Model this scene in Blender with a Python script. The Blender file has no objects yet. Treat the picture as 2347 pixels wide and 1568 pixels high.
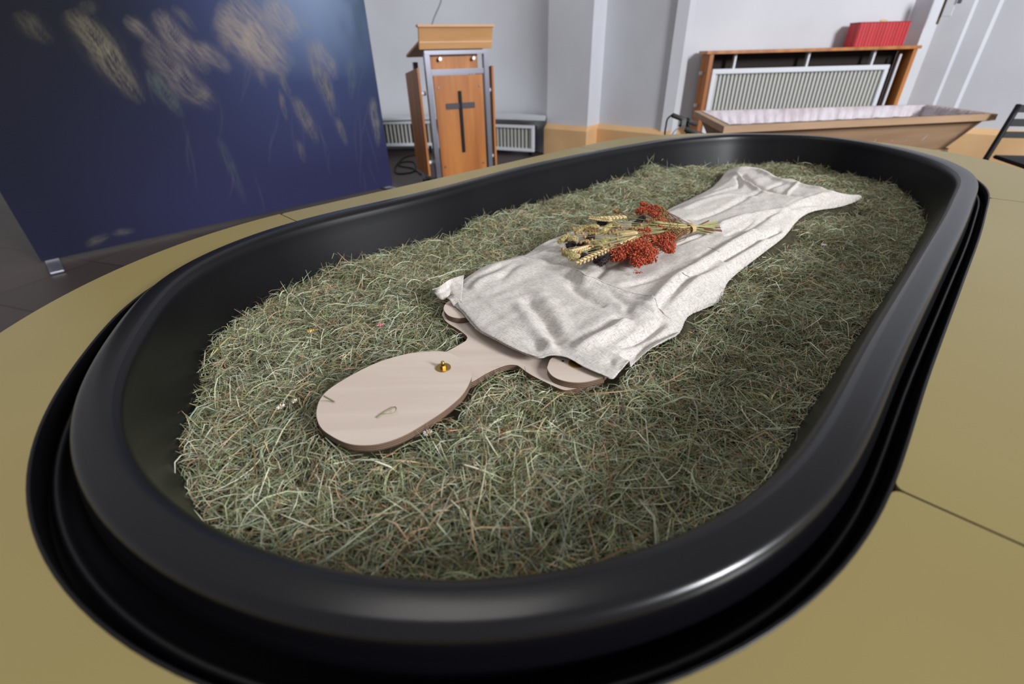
import bpy, bmesh, math, random
import numpy as np
from mathutils import Vector, Matrix
random.seed(7); rng = np.random.default_rng(11)
C = bpy.context.scene.collection
sc = bpy.context.scene
PI = math.pi
# ------------------------------------------------------------------ camera
cd = bpy.data.cameras.new('camera'); cam = bpy.data.objects.new('camera', cd); C.objects.link(cam); sc.camera = cam
cd.sensor_width = 36.0; cd.lens = 1058 / 2347 * 36.0; cd.clip_start = 0.02; cd.clip_end = 60
CAMX = [0.9997,-0.0264,-0.0]   # world axes seen from the lens: right, forward, up
CAMY = [-0.0139,-0.5269,0.8498]
CAMZ = [-0.0224,-0.8495,-0.5271]
right = Vector((CAMX[0], CAMY[0], CAMZ[0])); down = Vector((CAMX[1], CAMY[1], CAMZ[1])); fwd = Vector((CAMX[2], CAMY[2], CAMZ[2]))
Mx = Matrix((right, -down, -fwd)).transposed().to_4x4(); Mx.translation = Vector((0, 0, 1.10)); cam.matrix_world = Mx
cd.dof.use_dof = True; cd.dof.focus_distance = 0.98; cd.dof.aperture_fstop = 2.8
# ------------------------------------------------------------------ light
sc.view_settings.view_transform = 'Standard'; sc.view_settings.look = 'None'
sc.view_settings.exposure = 0.0; sc.view_settings.gamma = 1.0; sc.view_settings.use_curve_mapping = False
w = bpy.data.worlds.new('world'); sc.world = w; w.use_nodes = True
w.node_tree.nodes['Background'].inputs[0].default_value = (0.97, 0.97, 1.0, 1); w.node_tree.nodes['Background'].inputs[1].default_value = 0.37
def area(name, loc, to, sx, sy, power, col):
    l = bpy.data.lights.new(name, 'AREA'); l.shape = 'RECTANGLE'; l.size = sx; l.size_y = sy; l.energy = power; l.color = col
    o = bpy.data.objects.new(name, l); C.objects.link(o); o.location = loc
    o.rotation_euler = (Vector(to) - Vector(loc)).to_track_quat('-Z', 'Y').to_euler(); return o
area('window_light', (6.7, -4.0, 4.4), (1.2, 2.4, .7), 1.6, 2.2, 1120, (.95, .97, 1.0))
area('overhead_fill', (-.5, 2.0, 4.6), (.6, 1.8, 0), 1.6, 1.6, 28, (1.0, .95, .9))  # unseen warm fill from overhead

# ------------------------------------------------------------------ helpers
ANG = math.radians(45.2); ca, sa = math.cos(ANG), math.sin(ANG)
def T(x, y, z=0.0): return (ca*x - sa*y, sa*x + ca*y, z)          # trough frame -> world
def TI(X, Y): return (ca*X + sa*Y, -sa*X + ca*Y)
def lin(r, g, b):
    f = lambda v: ((v/255.0 + .055)/1.055)**2.4 if v/255.0 > .04045 else v/255.0/12.92
    return (f(r), f(g), f(b), 1.0)
class NT:
    def __init__(s, name):
        s.m = bpy.data.materials.new(name); s.m.use_nodes = True; s.t = s.m.node_tree; s.b = s.t.nodes['Principled BSDF']
    def n(s, kind, **kw):
        n = s.t.nodes.new(kind)
        for k, v in kw.items():
            if k.startswith('i_'):
                key = k[2:]; key = int(key) if key.isdigit() else key.replace('_', ' ')
                n.inputs[key].default_value = v
            else: setattr(n, k, v)
        return n
    def l(s, a, b): s.t.links.new(a, b)
def mat(name, col, rough=.6, metal=0., col2=None, scale=8., stretch=(1, 1, 1), bump=0., bscale=None, spec=.5, rot=0., detail=4., lo=.35, hi=.65):
    N_ = NT(name); b = N_.b
    b.inputs['Base Color'].default_value = col; b.inputs['Roughness'].default_value = rough; b.inputs['Metallic'].default_value = metal
    b.inputs['Specular IOR Level'].default_value = spec
    if col2 or bump:
        tc = N_.n('ShaderNodeTexCoord'); mp = N_.n('ShaderNodeMapping'); mp.inputs['Scale'].default_value = stretch; mp.inputs['Rotation'].default_value = (0, 0, rot)
        N_.l(tc.outputs['Object'], mp.inputs[0])
        no = N_.n('ShaderNodeTexNoise', i_Scale=scale, i_Detail=detail); N_.l(mp.outputs[0], no.inputs['Vector'])
        if col2:
            cr = N_.n('ShaderNodeValToRGB'); cr.color_ramp.elements[0].color = col; cr.color_ramp.elements[1].color = col2
            cr.color_ramp.elements[0].position = lo; cr.color_ramp.elements[1].position = hi
            N_.l(no.outputs['Fac'], cr.inputs[0]); N_.l(cr.outputs[0], b.inputs['Base Color'])
        if bump:
            nb = N_.n('ShaderNodeTexNoise', i_Scale=bscale or scale*4, i_Detail=3.); N_.l(mp.outputs[0], nb.inputs['Vector'])
            bp = N_.n('ShaderNodeBump', i_Strength=bump, i_Distance=.002); N_.l(nb.outputs['Fac'], bp.inputs['Height']); N_.l(bp.outputs[0], b.inputs['Normal'])
    return N_.m
def obj(name, verts, faces, m, parent=None, smooth=False, mi=None):
    me = bpy.data.meshes.new(name); me.from_pydata([tuple(v) for v in verts], [], faces); 
    for k in (m if isinstance(m, (list, tuple)) else [m]): me.materials.append(k)
    if mi is not None: me.polygons.foreach_set('material_index', mi)
    if smooth: me.polygons.foreach_set('use_smooth', [True]*len(me.polygons))
    me.update(); o = bpy.data.objects.new(name, me); C.objects.link(o)
    if parent: o.parent = parent
    return o
def bobj(name, bm, m, parent=None, smooth=False):
    me = bpy.data.meshes.new(name); bmesh.ops.recalc_face_normals(bm, faces=bm.faces); bm.to_mesh(me); bm.free()
    for k in (m if isinstance(m, (list, tuple)) else [m]): me.materials.append(k)
    if smooth: me.polygons.foreach_set('use_smooth', [True]*len(me.polygons))
    o = bpy.data.objects.new(name, me); C.objects.link(o)
    if parent: o.parent = parent
    return o
def tag(o, label=None, cat=None, group=None, kind=None):
    if label: o['label'] = label
    if cat: o['category'] = cat
    if group: o['group'] = group
    if kind: o['kind'] = kind
    return o
def thing(name, label, cat, loc=(0, 0, 0), rz=0., group=None):
    o = bpy.data.objects.new(name, None); C.objects.link(o); o.location = loc; o.rotation_euler = (0, 0, rz); o.empty_display_size = .05
    return tag(o, label, cat, group)
def box(bm, c, s, rot=None, bev=0.):
    r = bmesh.ops.create_cube(bm, size=1.0)['verts']
    M = Matrix.Translation(c) @ (rot.to_4x4() if rot else Matrix.Identity(4)) @ Matrix.Diagonal((*s, 1))
    bmesh.ops.transform(bm, matrix=M, verts=r)
    if bev:
        es = list({e for v in r for e in v.link_edges}); bmesh.ops.bevel(bm, geom=es, offset=bev, segments=2, affect='EDGES')
def boxobj(name, c, s, m, parent=None, rot=None, bev=.002):
    bm = bmesh.new(); box(bm, c, s, rot, bev); return bobj(name, bm, m, parent)
def tube_geo(path, rad, seg=8, cap=True):
    P = [Vector(p) for p in path]; n = len(P); V = []; Fc = []
    rad = rad if isinstance(rad, (list, tuple)) else [rad]*n
    t0 = (P[1]-P[0]).normalized(); u = t0.orthogonal().normalized()
    for i in range(n):
        t = (P[min(i+1, n-1)] - P[max(i-1, 0)]).normalized(); u = (u - t*u.dot(t)).normalized(); v = t.cross(u)
        for k in range(seg):
            a = 2*PI*k/seg; V.append(P[i] + (u*math.cos(a) + v*math.sin(a))*rad[i])
    for i in range(n-1):
        for k in range(seg): Fc.append((i*seg+k, i*seg+(k+1) % seg, (i+1)*seg+(k+1) % seg, (i+1)*seg+k))
    if cap: Fc.append(tuple(range(seg))[::-1]); Fc.append(tuple((n-1)*seg+k for k in range(seg)))
    return V, Fc
def smoothpath(pts, k=6):
    P = [Vector(p) for p in pts]; out = []
    for i in range(len(P)-1):
        a, b, c_, d = P[max(i-1, 0)], P[i], P[i+1], P[min(i+2, len(P)-1)]
        for j in range(k):
            t = j/k; out.append(.5*((2*b) + (c_-a)*t + (2*a-5*b+4*c_-d)*t*t + (3*b-a-3*c_+d)*t**3))
    out.append(P[-1]); return out
def tube(name, path, rad, m, parent=None, seg=8):
    V, Fc = tube_geo(path, rad, seg); return obj(name, V, Fc, m, parent, True)
class Geo:
    def __init__(s): s.V = []; s.F = []
    def add(s, V, Fc): k = len(s.V); s.V += [tuple(v) for v in V]; s.F += [tuple(i+k for i in f) for f in Fc]
    def tube(s, path, rad, seg=6): s.add(*tube_geo(path, rad, seg))
def ellipsoid(c, u, ax, rings=5, seg=8):
    """ellipsoid at c, long axis along u"""
    u = Vector(u).normalized(); v = u.orthogonal().normalized(); w_ = u.cross(v); c = Vector(c); V = [c - u*ax[0]]; Fc = []
    for i in range(1, rings):
        a = PI*i/rings
        for k in range(seg):
            b = 2*PI*k/seg; V.append(c - u*ax[0]*math.cos(a) + v*ax[1]*math.sin(a)*math.cos(b) + w_*ax[2]*math.sin(a)*math.sin(b))
    V.append(c + u*ax[0]); e = len(V)-1
    for k in range(seg): Fc.append((0, 1+(k+1) % seg, 1+k)); Fc.append((e, e-seg+k, e-seg+(k+1) % seg))
    for i in range(rings-2):
        for k in range(seg): a = 1+i*seg; Fc.append((a+k, a+(k+1) % seg, a+seg+(k+1) % seg, a+seg+k))
    return V, Fc
def prism(name, pts, z0, z1, m, parent=None, bev=.0008, side=True):
    """flat board: outline pts (x, y) between z0 and z1; m = [face, edge]"""
    n = len(pts); V = [(x, y, z0) for x, y in pts] + [(x, y, z1) for x, y in pts]
    F_ = [tuple(range(n))[::-1], tuple(range(n, 2*n))] + [(i, (i+1) % n, n+(i+1) % n, n+i) for i in range(n)]
    o = obj(name, V, F_, m, parent, mi=[0, 0]+[1 if side else 0]*n)
    return o
def catmull(pts, k=6, closed=True):
    n = len(pts); out = []
    for i in range(n if closed else n-1):
        g = (lambda j: np.array(pts[j % n], float)) if closed else (lambda j: np.array(pts[min(max(j, 0), n-1)], float))
        a, b, c_, d = g(i-1), g(i), g(i+1), g(i+2)
        for j in range(k):
            t = j/k; out.append(.5*((2*b) + (c_-a)*t + (2*a-5*b+4*c_-d)*t*t + (3*b-a-3*c_+d)*t**3))
    if not closed: out.append(np.array(pts[-1], float))
    return np.array(out)
def vnoise(x, y, seed=0):
    """smooth value noise, arrays in, -1..1"""
    r_ = np.random.default_rng(seed).random((64, 64))*2-1
    xi = np.floor(x).astype(int); yi = np.floor(y).astype(int); fx = x-xi; fy = y-yi; fx = fx*fx*(3-2*fx); fy = fy*fy*(3-2*fy)
    g = lambda i, j: r_[i % 64, j % 64]
    return (g(xi, yi)*(1-fx)+g(xi+1, yi)*fx)*(1-fy) + (g(xi, yi+1)*(1-fx)+g(xi+1, yi+1)*fx)*fy
def inside(P, poly):
    x, y = P[:, 0], P[:, 1]; r_ = np.zeros(len(P), bool); n = len(poly); j = n-1
    for i in range(n):
        xi, yi, xj, yj = poly[i][0], poly[i][1], poly[j][0], poly[j][1]
        k = ((yi > y) != (yj > y)) & (x < (xj-xi)*(y-yi)/((yj-yi) if yj != yi else 1e-12)+xi); r_ ^= k; j = i
    return r_
def dpoly(P, poly, closed=True):
    """distance of points to a polyline"""
    d = np.full(len(P), 9.); n = len(poly)
    for i in range(n if closed else n-1):
        a = np.array(poly[i][:2], float); b = np.array(poly[(i+1) % n][:2], float); v = b-a; L2 = max(v@v, 1e-12)
        t = np.clip(((P-a)@v)/L2, 0, 1); d = np.minimum(d, np.hypot(*(P-(a+t[:, None]*v)).T))
    return d

# ------------------------------------------------------------------ materials
M_floor = mat('floor_tile', lin(72, 62, 60), .45, col2=lin(92, 80, 75), scale=3.)
M_wall = mat('plaster_white', lin(208, 210, 216), .9, col2=lin(200, 201, 207), scale=1.5, bump=.15, bscale=60)
M_plinth = mat('plinth_ochre', lin(226, 186, 136), .75, col2=lin(212, 170, 122), scale=2.)
M_black = mat('black_plastic', lin(11, 11, 15), .24, spec=.45, bump=.03, bscale=8)
M_blackin = mat('black_plastic_inner', lin(9, 9, 12), .38, spec=.28, col2=lin(14, 14, 17), scale=6., stretch=(1, 1, .2))
M_table = mat('table_olive_lacquer', lin(142, 127, 80), .36, spec=.4, col2=lin(147, 132, 84), scale=2.)
M_tedge = mat('table_edge_dark', lin(60, 54, 42), .6)
M_ply = mat('birch_veneer', lin(200, 183, 170), .6, col2=lin(208, 192, 179), scale=5., stretch=(.6, 6, 1), rot=.6, detail=6., lo=.4, hi=.6)
def plyedge():
    N_ = NT('plywood_edge'); g = N_.n('ShaderNodeNewGeometry'); sx = N_.n('ShaderNodeSeparateXYZ'); N_.l(g.outputs['Position'], sx.inputs[0])
    m1 = N_.n('ShaderNodeMath', operation='MULTIPLY', i_1=1/.0034); N_.l(sx.outputs[2], m1.inputs[0])
    fr = N_.n('ShaderNodeMath', operation='FRACT'); N_.l(m1.outputs[0], fr.inputs[0])
    cr = N_.n('ShaderNodeValToRGB'); e = cr.color_ramp.elements; e[0].color = lin(70, 50, 40); e[0].position = .38; e[1].color = lin(146, 122, 102); e[1].position = .5
    k = e.new(.9); k.color = lin(132, 106, 88); k2 = e.new(1.); k2.color = lin(70, 50, 40)
    N_.l(fr.outputs[0], cr.inputs[0]); N_.l(cr.outputs[0], N_.b.inputs['Base Color']); N_.b.inputs['Roughness'].default_value = .6
    return N_.m
M_plyedge = plyedge()
M_brass = mat('brass', lin(176, 146, 84), .33, 1.0)
M_steel = mat('brushed_steel', lin(138, 138, 148), .3, 1.0)
M_wood = mat('orange_beech', lin(192, 122, 56), .4, col2=lin(158, 92, 34), scale=4., stretch=(3, 3, .25))
M_woodl = mat('pale_beech', lin(208, 160, 108), .45, col2=lin(192, 142, 92), scale=4., stretch=(.4, 3, 3))
M_cof = mat('coffin_oak', lin(172, 140, 110), .6, col2=lin(160, 128, 98), scale=5., stretch=(.4, 3, 3))
M_lining = mat('white_satin', lin(196, 188, 194), .55, col2=lin(180, 168, 172), scale=14., bump=.8, bscale=18)
M_white = mat('white_enamel', lin(214, 216, 222), .4)
M_rad = mat('radiator_grey', lin(188, 188, 182), .5)
M_dark = mat('matt_black', lin(15, 15, 17), .55, spec=.25)
M_darkwood = mat('dark_void', lin(34, 24, 18), .8)
M_alu = mat('aluminium', lin(196, 198, 206), .35, .9)
M_red = mat('red_card', lin(176, 22, 32), .5, col2=lin(196, 44, 52), scale=1., stretch=(30, 30, 0.01), lo=.45, hi=.55)
M_rubber = mat('rubber_grip', lin(60, 56, 56), .6)
def linen():
    N_ = NT('natural_linen'); tc = N_.n('ShaderNodeTexCoord'); b = N_.b
    def thread(rot, sx, sy):
        mp = N_.n('ShaderNodeMapping'); mp.inputs['Rotation'].default_value = (0, 0, rot); mp2 = N_.n('ShaderNodeMapping'); mp2.inputs['Scale'].default_value = (sx, sy, 1)
        N_.l(tc.outputs['Object'], mp.inputs[0]); N_.l(mp.outputs[0], mp2.inputs[0])
        no = N_.n('ShaderNodeTexNoise', i_Scale=1., i_Detail=3.); N_.l(mp2.outputs[0], no.inputs['Vector']); return no.outputs['Fac']
    a = thread(-.75, 90, 1100); c_ = thread(-.75, 1100, 90)
    m1 = N_.n('ShaderNodeMath', operation='MAXIMUM'); N_.l(a, m1.inputs[0]); N_.l(c_, m1.inputs[1])
    cr = N_.n('ShaderNodeValToRGB'); e = cr.color_ramp.elements; e[0].color = lin(211, 205, 200); e[0].position = .50; e[1].color = lin(150, 139, 124); e[1].position = .74
    N_.l(m1.outputs[0], cr.inputs[0]); N_.l(cr.outputs[0], b.inputs['Base Color']); b.inputs['Roughness'].default_value = .9; b.inputs['Specular IOR Level'].default_value = .2
    bp = N_.n('ShaderNodeBump', i_Strength=.35, i_Distance=.0008); N_.l(m1.outputs[0], bp.inputs['Height']); N_.l(bp.outputs[0], b.inputs['Normal'])
    return N_.m
M_linen = linen()
def attrmat(name, rough=.7, spec=.3, trans=0.):
    N_ = NT(name); at = N_.n('ShaderNodeAttribute', attribute_name='Col'); N_.l(at.outputs['Color'], N_.b.inputs['Base Color'])
    N_.b.inputs['Roughness'].default_value = rough; N_.b.inputs['Specular IOR Level'].default_value = spec; return N_.m
M_hay = attrmat('dried_grass', .6, .35)
M_haybase = mat('hay_mass', lin(70, 66, 40), .9, col2=lin(50, 45, 28), scale=60.)
M_print = attrmat('printed_fabric', .75, .25)

# ------------------------------------------------------------------ the setting
bm = bmesh.new(); box(bm, (1, 3, -.05), (16, 14, .1)); fl = bobj('floor', bm, None); fl.data.materials.clear()
def floormat():
    N_ = NT('floor_slabs'); g = N_.n('ShaderNodeTexCoord'); br = N_.n('ShaderNodeTexBrick', i_Scale=1.0); mp = N_.n('ShaderNodeMapping'); mp.inputs['Rotation'].default_value = (0, 0, .35)
    N_.l(g.outputs['Object'], mp.inputs[0]); N_.l(mp.outputs[0], br.inputs['Vector'])
    br.inputs['Color1'].default_value = lin(68, 58, 56); br.inputs['Color2'].default_value = lin(77, 66, 63); br.inputs['Mortar'].default_value = lin(50, 44, 43)
    br.inputs['Mortar Size'].default_value = .006; br.inputs['Brick Width'].default_value = .6; br.inputs['Row Height'].default_value = .6; br.offset = 0.
    N_.l(br.outputs['Color'], N_.b.inputs['Base Color']); N_.b.inputs['Roughness'].default_value = .5; N_.b.inputs['Specular IOR Level'].default_value = .3; return N_.m
fl.data.materials.append(floormat()); tag(fl, kind='structure')
def wallstrip(name, pts, z0, z1, m, thick=.12):
    n = len(pts); P = [Vector((x, y)) for x, y in pts]; O = []
    for i in range(n):
        d = (P[min(i+1, n-1)] - P[max(i-1, 0)]).normalized(); O.append(P[i] + Vector((-d.y, d.x))*thick)
    V = [(p.x, p.y, z) for z in (z0, z1) for p in P] + [(p.x, p.y, z) for z in (z0, z1) for p in O]; F_ = []
    for i in range(n-1):
        F_ += [(i, i+1, n+i+1, n+i), (2*n+i+1, 2*n+i, 3*n+i, 3*n+i+1), (n+i, n+i+1, 3*n+i+1, 3*n+i), (i+1, i, 2*n+i, 2*n+i+1)]
    F_ += [(0, n, 3*n, 2*n), (n-1, 3*n-1, 4*n-1, 2*n-1)]
    return tag(obj(name, V, F_, m), kind='structure')
# church wall: shallow apse, splayed piers, the bright front bay, then the splayed panelled bay on the right
APSE = [(-6.5, 6.5), (-4.0, 6.95), (-2.4, 7.08), (-1.2, 7.1), (-.6, 7.06), (-.2, 6.98), (.08, 6.86), (.28, 6.72), (.42, 6.57), (.515, 6.425)]
PIER = [(.515, 6.425), (.965, 6.035), (1.15, 6.285), (1.83, 5.56)]
BAY = [(1.83, 5.56), (1.93, 5.72), (4.168, 5.72)]
RIGHT = [(4.168, 5.72), (4.221, 5.55), (4.345, 5.55), (4.50, 5.395), (4.535, 5.395), (4.645, 5.285), (4.685, 5.285), (6.5, 3.47)]
HW = 4.6
for nm, pl in (('wall_back', APSE), ('wall_center', PIER), ('wall_front_bay', BAY), ('wall_right', RIGHT)):
    if nm == 'wall_back': pl = [tuple(p) for p in catmull(pl[1:], 4, False)]
    o = wallstrip(nm, pl, 0, HW, M_wall)
    if nm == 'wall_back': o.data.polygons.foreach_set('use_smooth', [True]*len(o.data.polygons)); e_ = o.modifiers.new('e', 'EDGE_SPLIT')
def ledge(name, pts, z0=.0, z1=.33, ztop=.36, out=.06):
    n = len(pts); P = [Vector((x, y)) for x, y in pts]; O = []
    for i in range(n):
        d = (P[min(i+1, n-1)] - P[max(i-1, 0)]).normalized(); O.append(P[i] - Vector((-d.y, d.x))*out)
    V = [(p.x, p.y, z0) for p in O] + [(p.x, p.y, z1-.02) for p in O] + [(p.x, p.y, ztop) for p in P] + [(p.x, p.y, z0) for p in P]; F_ = []
    for i in range(n-1):
        for r_ in range(3): F_.append((r_*n+i, r_*n+i+1, (r_+1)*n+i+1, (r_+1)*n+i))
    F_ += [(0, n, 2*n, 3*n), (n-1, 4*n-1, 3*n-1, 2*n-1)]
    return tag(obj(name, V, F_, M_plinth), kind='structure')
ledge('baseboard_center', PIER); ledge('baseboard_front_bay', [(1.93, 5.72), (4.168, 5.72)]); ledge('baseboard_right', RIGHT)
# ------------------------------------------------------------------ trough
OUT = np.array([[0.0748,0.9632],[0.0441,0.9021],[0.0161,0.8395],[-0.0081,0.7755],[-0.0266,0.7098],[-0.0377,0.6427],[-0.0407,0.5749],[-0.0354,0.5071],[-0.022,0.4403],[-0.0012,0.3753],[0.0268,0.3131],[0.0619,0.2549],[0.1041,0.2017],[0.1529,0.1544],[0.2074,0.1138],[0.2665,0.0803],[0.3293,0.0549],[0.3949,0.0379],[0.4623,0.0284],[0.5307,0.0248],[0.5995,0.0245],[0.6683,0.0253],[0.7372,0.026],[0.806,0.0261],[0.8748,0.0257],[0.9436,0.0252],[1.0124,0.0246],[1.0812,0.024],[1.15,0.0235],[1.2187,0.023],[1.2875,0.0224],[1.3563,0.0218],[1.4251,0.0212],[1.4939,0.0209],[1.5627,0.0209],[1.6315,0.0213],[1.7003,0.0222],[1.7691,0.0233],[1.8379,0.0243],[1.9067,0.0254],[1.9754,0.0272],[2.0437,0.0315],[2.1113,0.0401],[2.1779,0.0542],[2.2432,0.0738],[2.3068,0.0984],[2.3677,0.1284],[2.4253,0.1641],[2.4798,0.2051],[2.5313,0.2501],[2.579,0.2987],[2.622,0.3514],[2.6596,0.4082],[2.6916,0.4681],[2.716,0.5297],[2.7285,0.5921],[2.7264,0.655],[2.7111,0.7184],[2.687,0.7816],[2.6576,0.8431],[2.6226,0.8998],[2.58,0.9493],[2.5291,0.991],[2.472,1.0268],[2.4115,1.0591],[2.3495,1.0885],[2.2861,1.1138],[2.2211,1.1341],[2.1546,1.15],[2.0872,1.1631],[2.0194,1.1752],[1.9516,1.1866],[1.8836,1.197],[1.8155,1.2058],[1.7471,1.2129],[1.6786,1.2188],[1.61,1.2243],[1.5414,1.2296],[1.4728,1.2345],[1.4042,1.2382],[1.3356,1.2399],[1.2669,1.2392],[1.1983,1.2365],[1.1296,1.2327],[1.0609,1.2285],[0.9923,1.2246],[0.9236,1.2217],[0.8549,1.2207],[0.7862,1.2219],[0.7175,1.2251],[0.6488,1.229],[0.5802,1.2315],[0.5119,1.2302],[0.4442,1.2229],[0.3777,1.2086],[0.3133,1.1868],[0.2525,1.1573],[0.1971,1.1199],[0.1492,1.0742],[0.109,1.0213]])
OUT = catmull(OUT, 3)
area2 = np.sum(OUT[:, 0]*np.roll(OUT[:, 1], -1) - np.roll(OUT[:, 0], -1)*OUT[:, 1])
if area2 < 0: OUT = OUT[::-1]
tg = np.roll(OUT, -2, 0) - np.roll(OUT, 2, 0); tg /= np.hypot(*tg.T)[:, None]; NRM = np.stack([tg[:, 1], -tg[:, 0]], 1)   # outward
def off(o, shift=(0, 0)): return OUT + NRM*o + np.array(shift)
def rings(name, prof, m, parent=None, shift=(0, 0), cap=False, close=False):
    n = len(OUT); V = []; F_ = []
    for o, z in prof: V += [T(x, y, z) for x, y in off(o, shift)]
    k = len(prof)
    for r_ in range(k if close else k-1):
        a = r_*n; b = ((r_+1) % k)*n
        for i in range(n): F_.append((a+i, a+(i+1) % n, b+(i+1) % n, b+i))
    if cap: F_.append(tuple(range(n)))
    return obj(name, V, F_, m, parent, True)
tr = thing('trough', 'long black plastic trough with rounded ends set into the olive table, filled with hay', 'trough')
rings('basin', [(-.10, .44), (-.075, .45), (-.060, .47), (-.045, .55), (-.030, .62), (-.016, .69), (-.011, .715), (-.010, .726), (-.006, .733), (-.001, .7365)], M_blackin, tr, cap=True)
rings('rim', [(-.001, .7365), (.003, .7385), (.008, .7395), (.029, .7398), (.0335, .7392), (.0375, .7375), (.0405, .734), (.0425, .729), (.0455, .716), (.0485, .702), (.0487, .6985), (.0475, .696), (.044, .690), (.042, .668), (.03, .64), (.0, .60)], M_black, tr)
HS = (-.012, 0)
lr = rings('lower_flange', [(.030, .664), (.030, .672), (.050, .674), (.0545, .684), (.0575, .6895), (.0615, .690), (.0645, .687), (.0665, .678), (.073, .674), (.078, .674), (.078, .664)], M_blackin, tr, HS, close=True)
HS = (-.012, 0)
rings('edge_strip', [(.0725, .674), (.0722, .7085), (.0732, .7108), (.0752, .7112), (.0764, .7105), (.0764, .674)], M_blackin, tr, HS, close=True)

# ------------------------------------------------------------------ table around it
hole = off(.0765, HS)
CY0 = .62; XL, XR = .505, 1.975; g = .0014
def module(name, label, inner, outer):
    root = thing(name, label, 'table', group='olive table modules around the trough')
    n = len(inner); V = []; zt, zb = .710, .682
    for z in (zb, zt): V += [T(x, y, z) for x, y in inner] + [T(x, y, z) for x, y in outer]
    F_ = []; mi = []
    for i in range(n-1):
        F_ += [(i, n+i, n+i+1, i+1), (2*n+i, 2*n+i+1, 3*n+i+1, 3*n+i), (i, i+1, 2*n+i+1, 2*n+i), (n+i+1, n+i, 3*n+i, 3*n+i+1)]; mi += [0, 0, 1, 1]
    F_ += [(0, 2*n, 3*n, n), (n-1, 2*n-1, 4*n-1, 3*n-1)]; mi += [1, 1]
    bm = bmesh.new(); vs = [bm.verts.new(v) for v in V]
    for f, k in zip(F_, mi): q = bm.faces.new([vs[i] for i in f]); q.material_index = k
    bm.verts.ensure_lookup_table(); es = []
    for a, b in ((n, 3*n), (2*n-1, 4*n-1)):
        e = bm.edges.get((vs[a], vs[b])); es.append(e)
    bmesh.ops.bevel(bm, geom=es, offset=.016, segments=5, affect='EDGES', profile=.5)
    es = []
    for a, b in ((0, 2*n), (n-1, 3*n-1)):
        e = bm.edges.get((vs[a], vs[b])) if vs[a].is_valid and vs[b].is_valid else None
        if e: es.append(e)
    bmesh.ops.bevel(bm, geom=es, offset=.010, segments=4, affect='EDGES', profile=.5)
    bobj('table_top', bm, [M_table, M_tedge], root)
    for i in (max(2, n//10), n-1-max(2, n//10)):
        x, y = (np.array(inner[i])*.35 + np.array(outer[i])*.65)
        V2, F2 = tube_geo([T(x, y, 0), T(x, y, zb)], .022, 12); obj('leg', V2, F2, M_alu, root, True)
    return root
def arc(cx, r0, a0, a1, n): return [(cx + r0*math.cos(a), CY0 + r0*math.sin(a)) for a in np.linspace(a0, a1, n)]
def hole_part(cond, key):
    pts = [p for p in hole if cond(p)]; pts.sort(key=key); return [np.array(p) for p in pts]
def cut(pts, x):  # end the run exactly on the seam
    return pts
hl = hole_part(lambda p: p[0] < XL-g, lambda p: math.atan2(p[1]-CY0, -(p[0]-.56)))
hl = [np.array((XL-g, hl[0][1]))] + hl + [np.array((XL-g, hl[-1][1]))]
ol = arc(.56, .855, -PI/2-.0, -3*PI/2+.0, len(hl)); ol = [(min(x, XL-g), y) for x, y in ol]
ol[0] = (XL-g, ol[0][1]); ol[-1] = (XL-g, ol[-1][1])
module('table_module', 'olive table module round the near end of the trough, by the wooden head', hl, ol)
hr = hole_part(lambda p: p[0] > XR+g, lambda p: math.atan2(p[1]-CY0, p[0]-2.15))
hr = [np.array((XR+g, hr[0][1]))] + hr + [np.array((XR+g, hr[-1][1]))]
orr = arc(2.10, .845, -PI/2, PI/2, len(hr)); orr = [(max(x, XR+g), y) for x, y in orr]
orr[0] = (XR+g, orr[0][1]); orr[-1] = (XR+g, orr[-1][1])
module('table_module', 'olive table module round the far end of the trough, near the folding chair', hr, orr)
ht = hole_part(lambda p: XL+g < p[0] < XR-g and p[1] > CY0, lambda p: p[0]); ht = [np.array((XL+g, ht[0][1]))] + ht + [np.array((XR-g, ht[-1][1]))]
module('table_module', 'straight olive table module between the trough and the blue banner', ht, [(p[0], 1.472) for p in ht])
hb = hole_part(lambda p: XL+g < p[0] < XR-g and p[1] < CY0, lambda p: -p[0]); hb = [np.array((XR-g, hb[0][1]))] + hb + [np.array((XL+g, hb[-1][1]))]
module('table_module', 'straight olive table module on the side of the trough away from the banner', hb, [(p[0], -.36) for p in hb])

# ------------------------------------------------------------------ wooden figure
ZT, ZM, ZB = .640, .6280, .6165
fig = thing('wooden_figure', 'flat jointed plywood figure lying in the hay with its body under the linen cloth', 'figure', (.1, .8, .6165))
fig_inv = Matrix.Translation((-.1, -.8, -.6165))
def fitm(o): o.matrix_parent_inverse = fig_inv; return o
head = catmull([p[:2] for p in [[-0.305,0.555,0.64],[-0.308,0.594,0.64],[-0.289,0.632,0.64],[-0.244,0.682,0.64],[-0.193,0.71,0.64],[-0.154,0.716,0.64],[-0.124,0.714,0.64],[-0.096,0.693,0.64],[-0.079,0.664,0.64],[-0.071,0.639,0.64],[-0.072,0.618,0.64],[-0.082,0.584,0.64],[-0.104,0.55,0.64],[-0.127,0.524,0.64],[-0.155,0.497,0.64],[-0.181,0.482,0.64],[-0.206,0.477,0.64],[-0.234,0.481,0.64],[-0.264,0.498,0.64],[-0.288,0.52,0.64]]], 5)
hd = fitm(prism('head', head, ZM+.0002, ZT, [M_ply, M_plyedge], fig))
tv = [p[:2] for p in [[-0.114,0.686,0.628],[-0.142,0.72,0.628],[-0.124,0.733,0.628],[-0.095,0.764,0.628],[-0.089,0.775,0.628],[-0.09,0.788,0.628],[-0.107,0.813,0.628],[-0.132,0.842,0.628],[-0.145,0.867,0.628],[-0.149,0.899,0.628]]]
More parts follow.
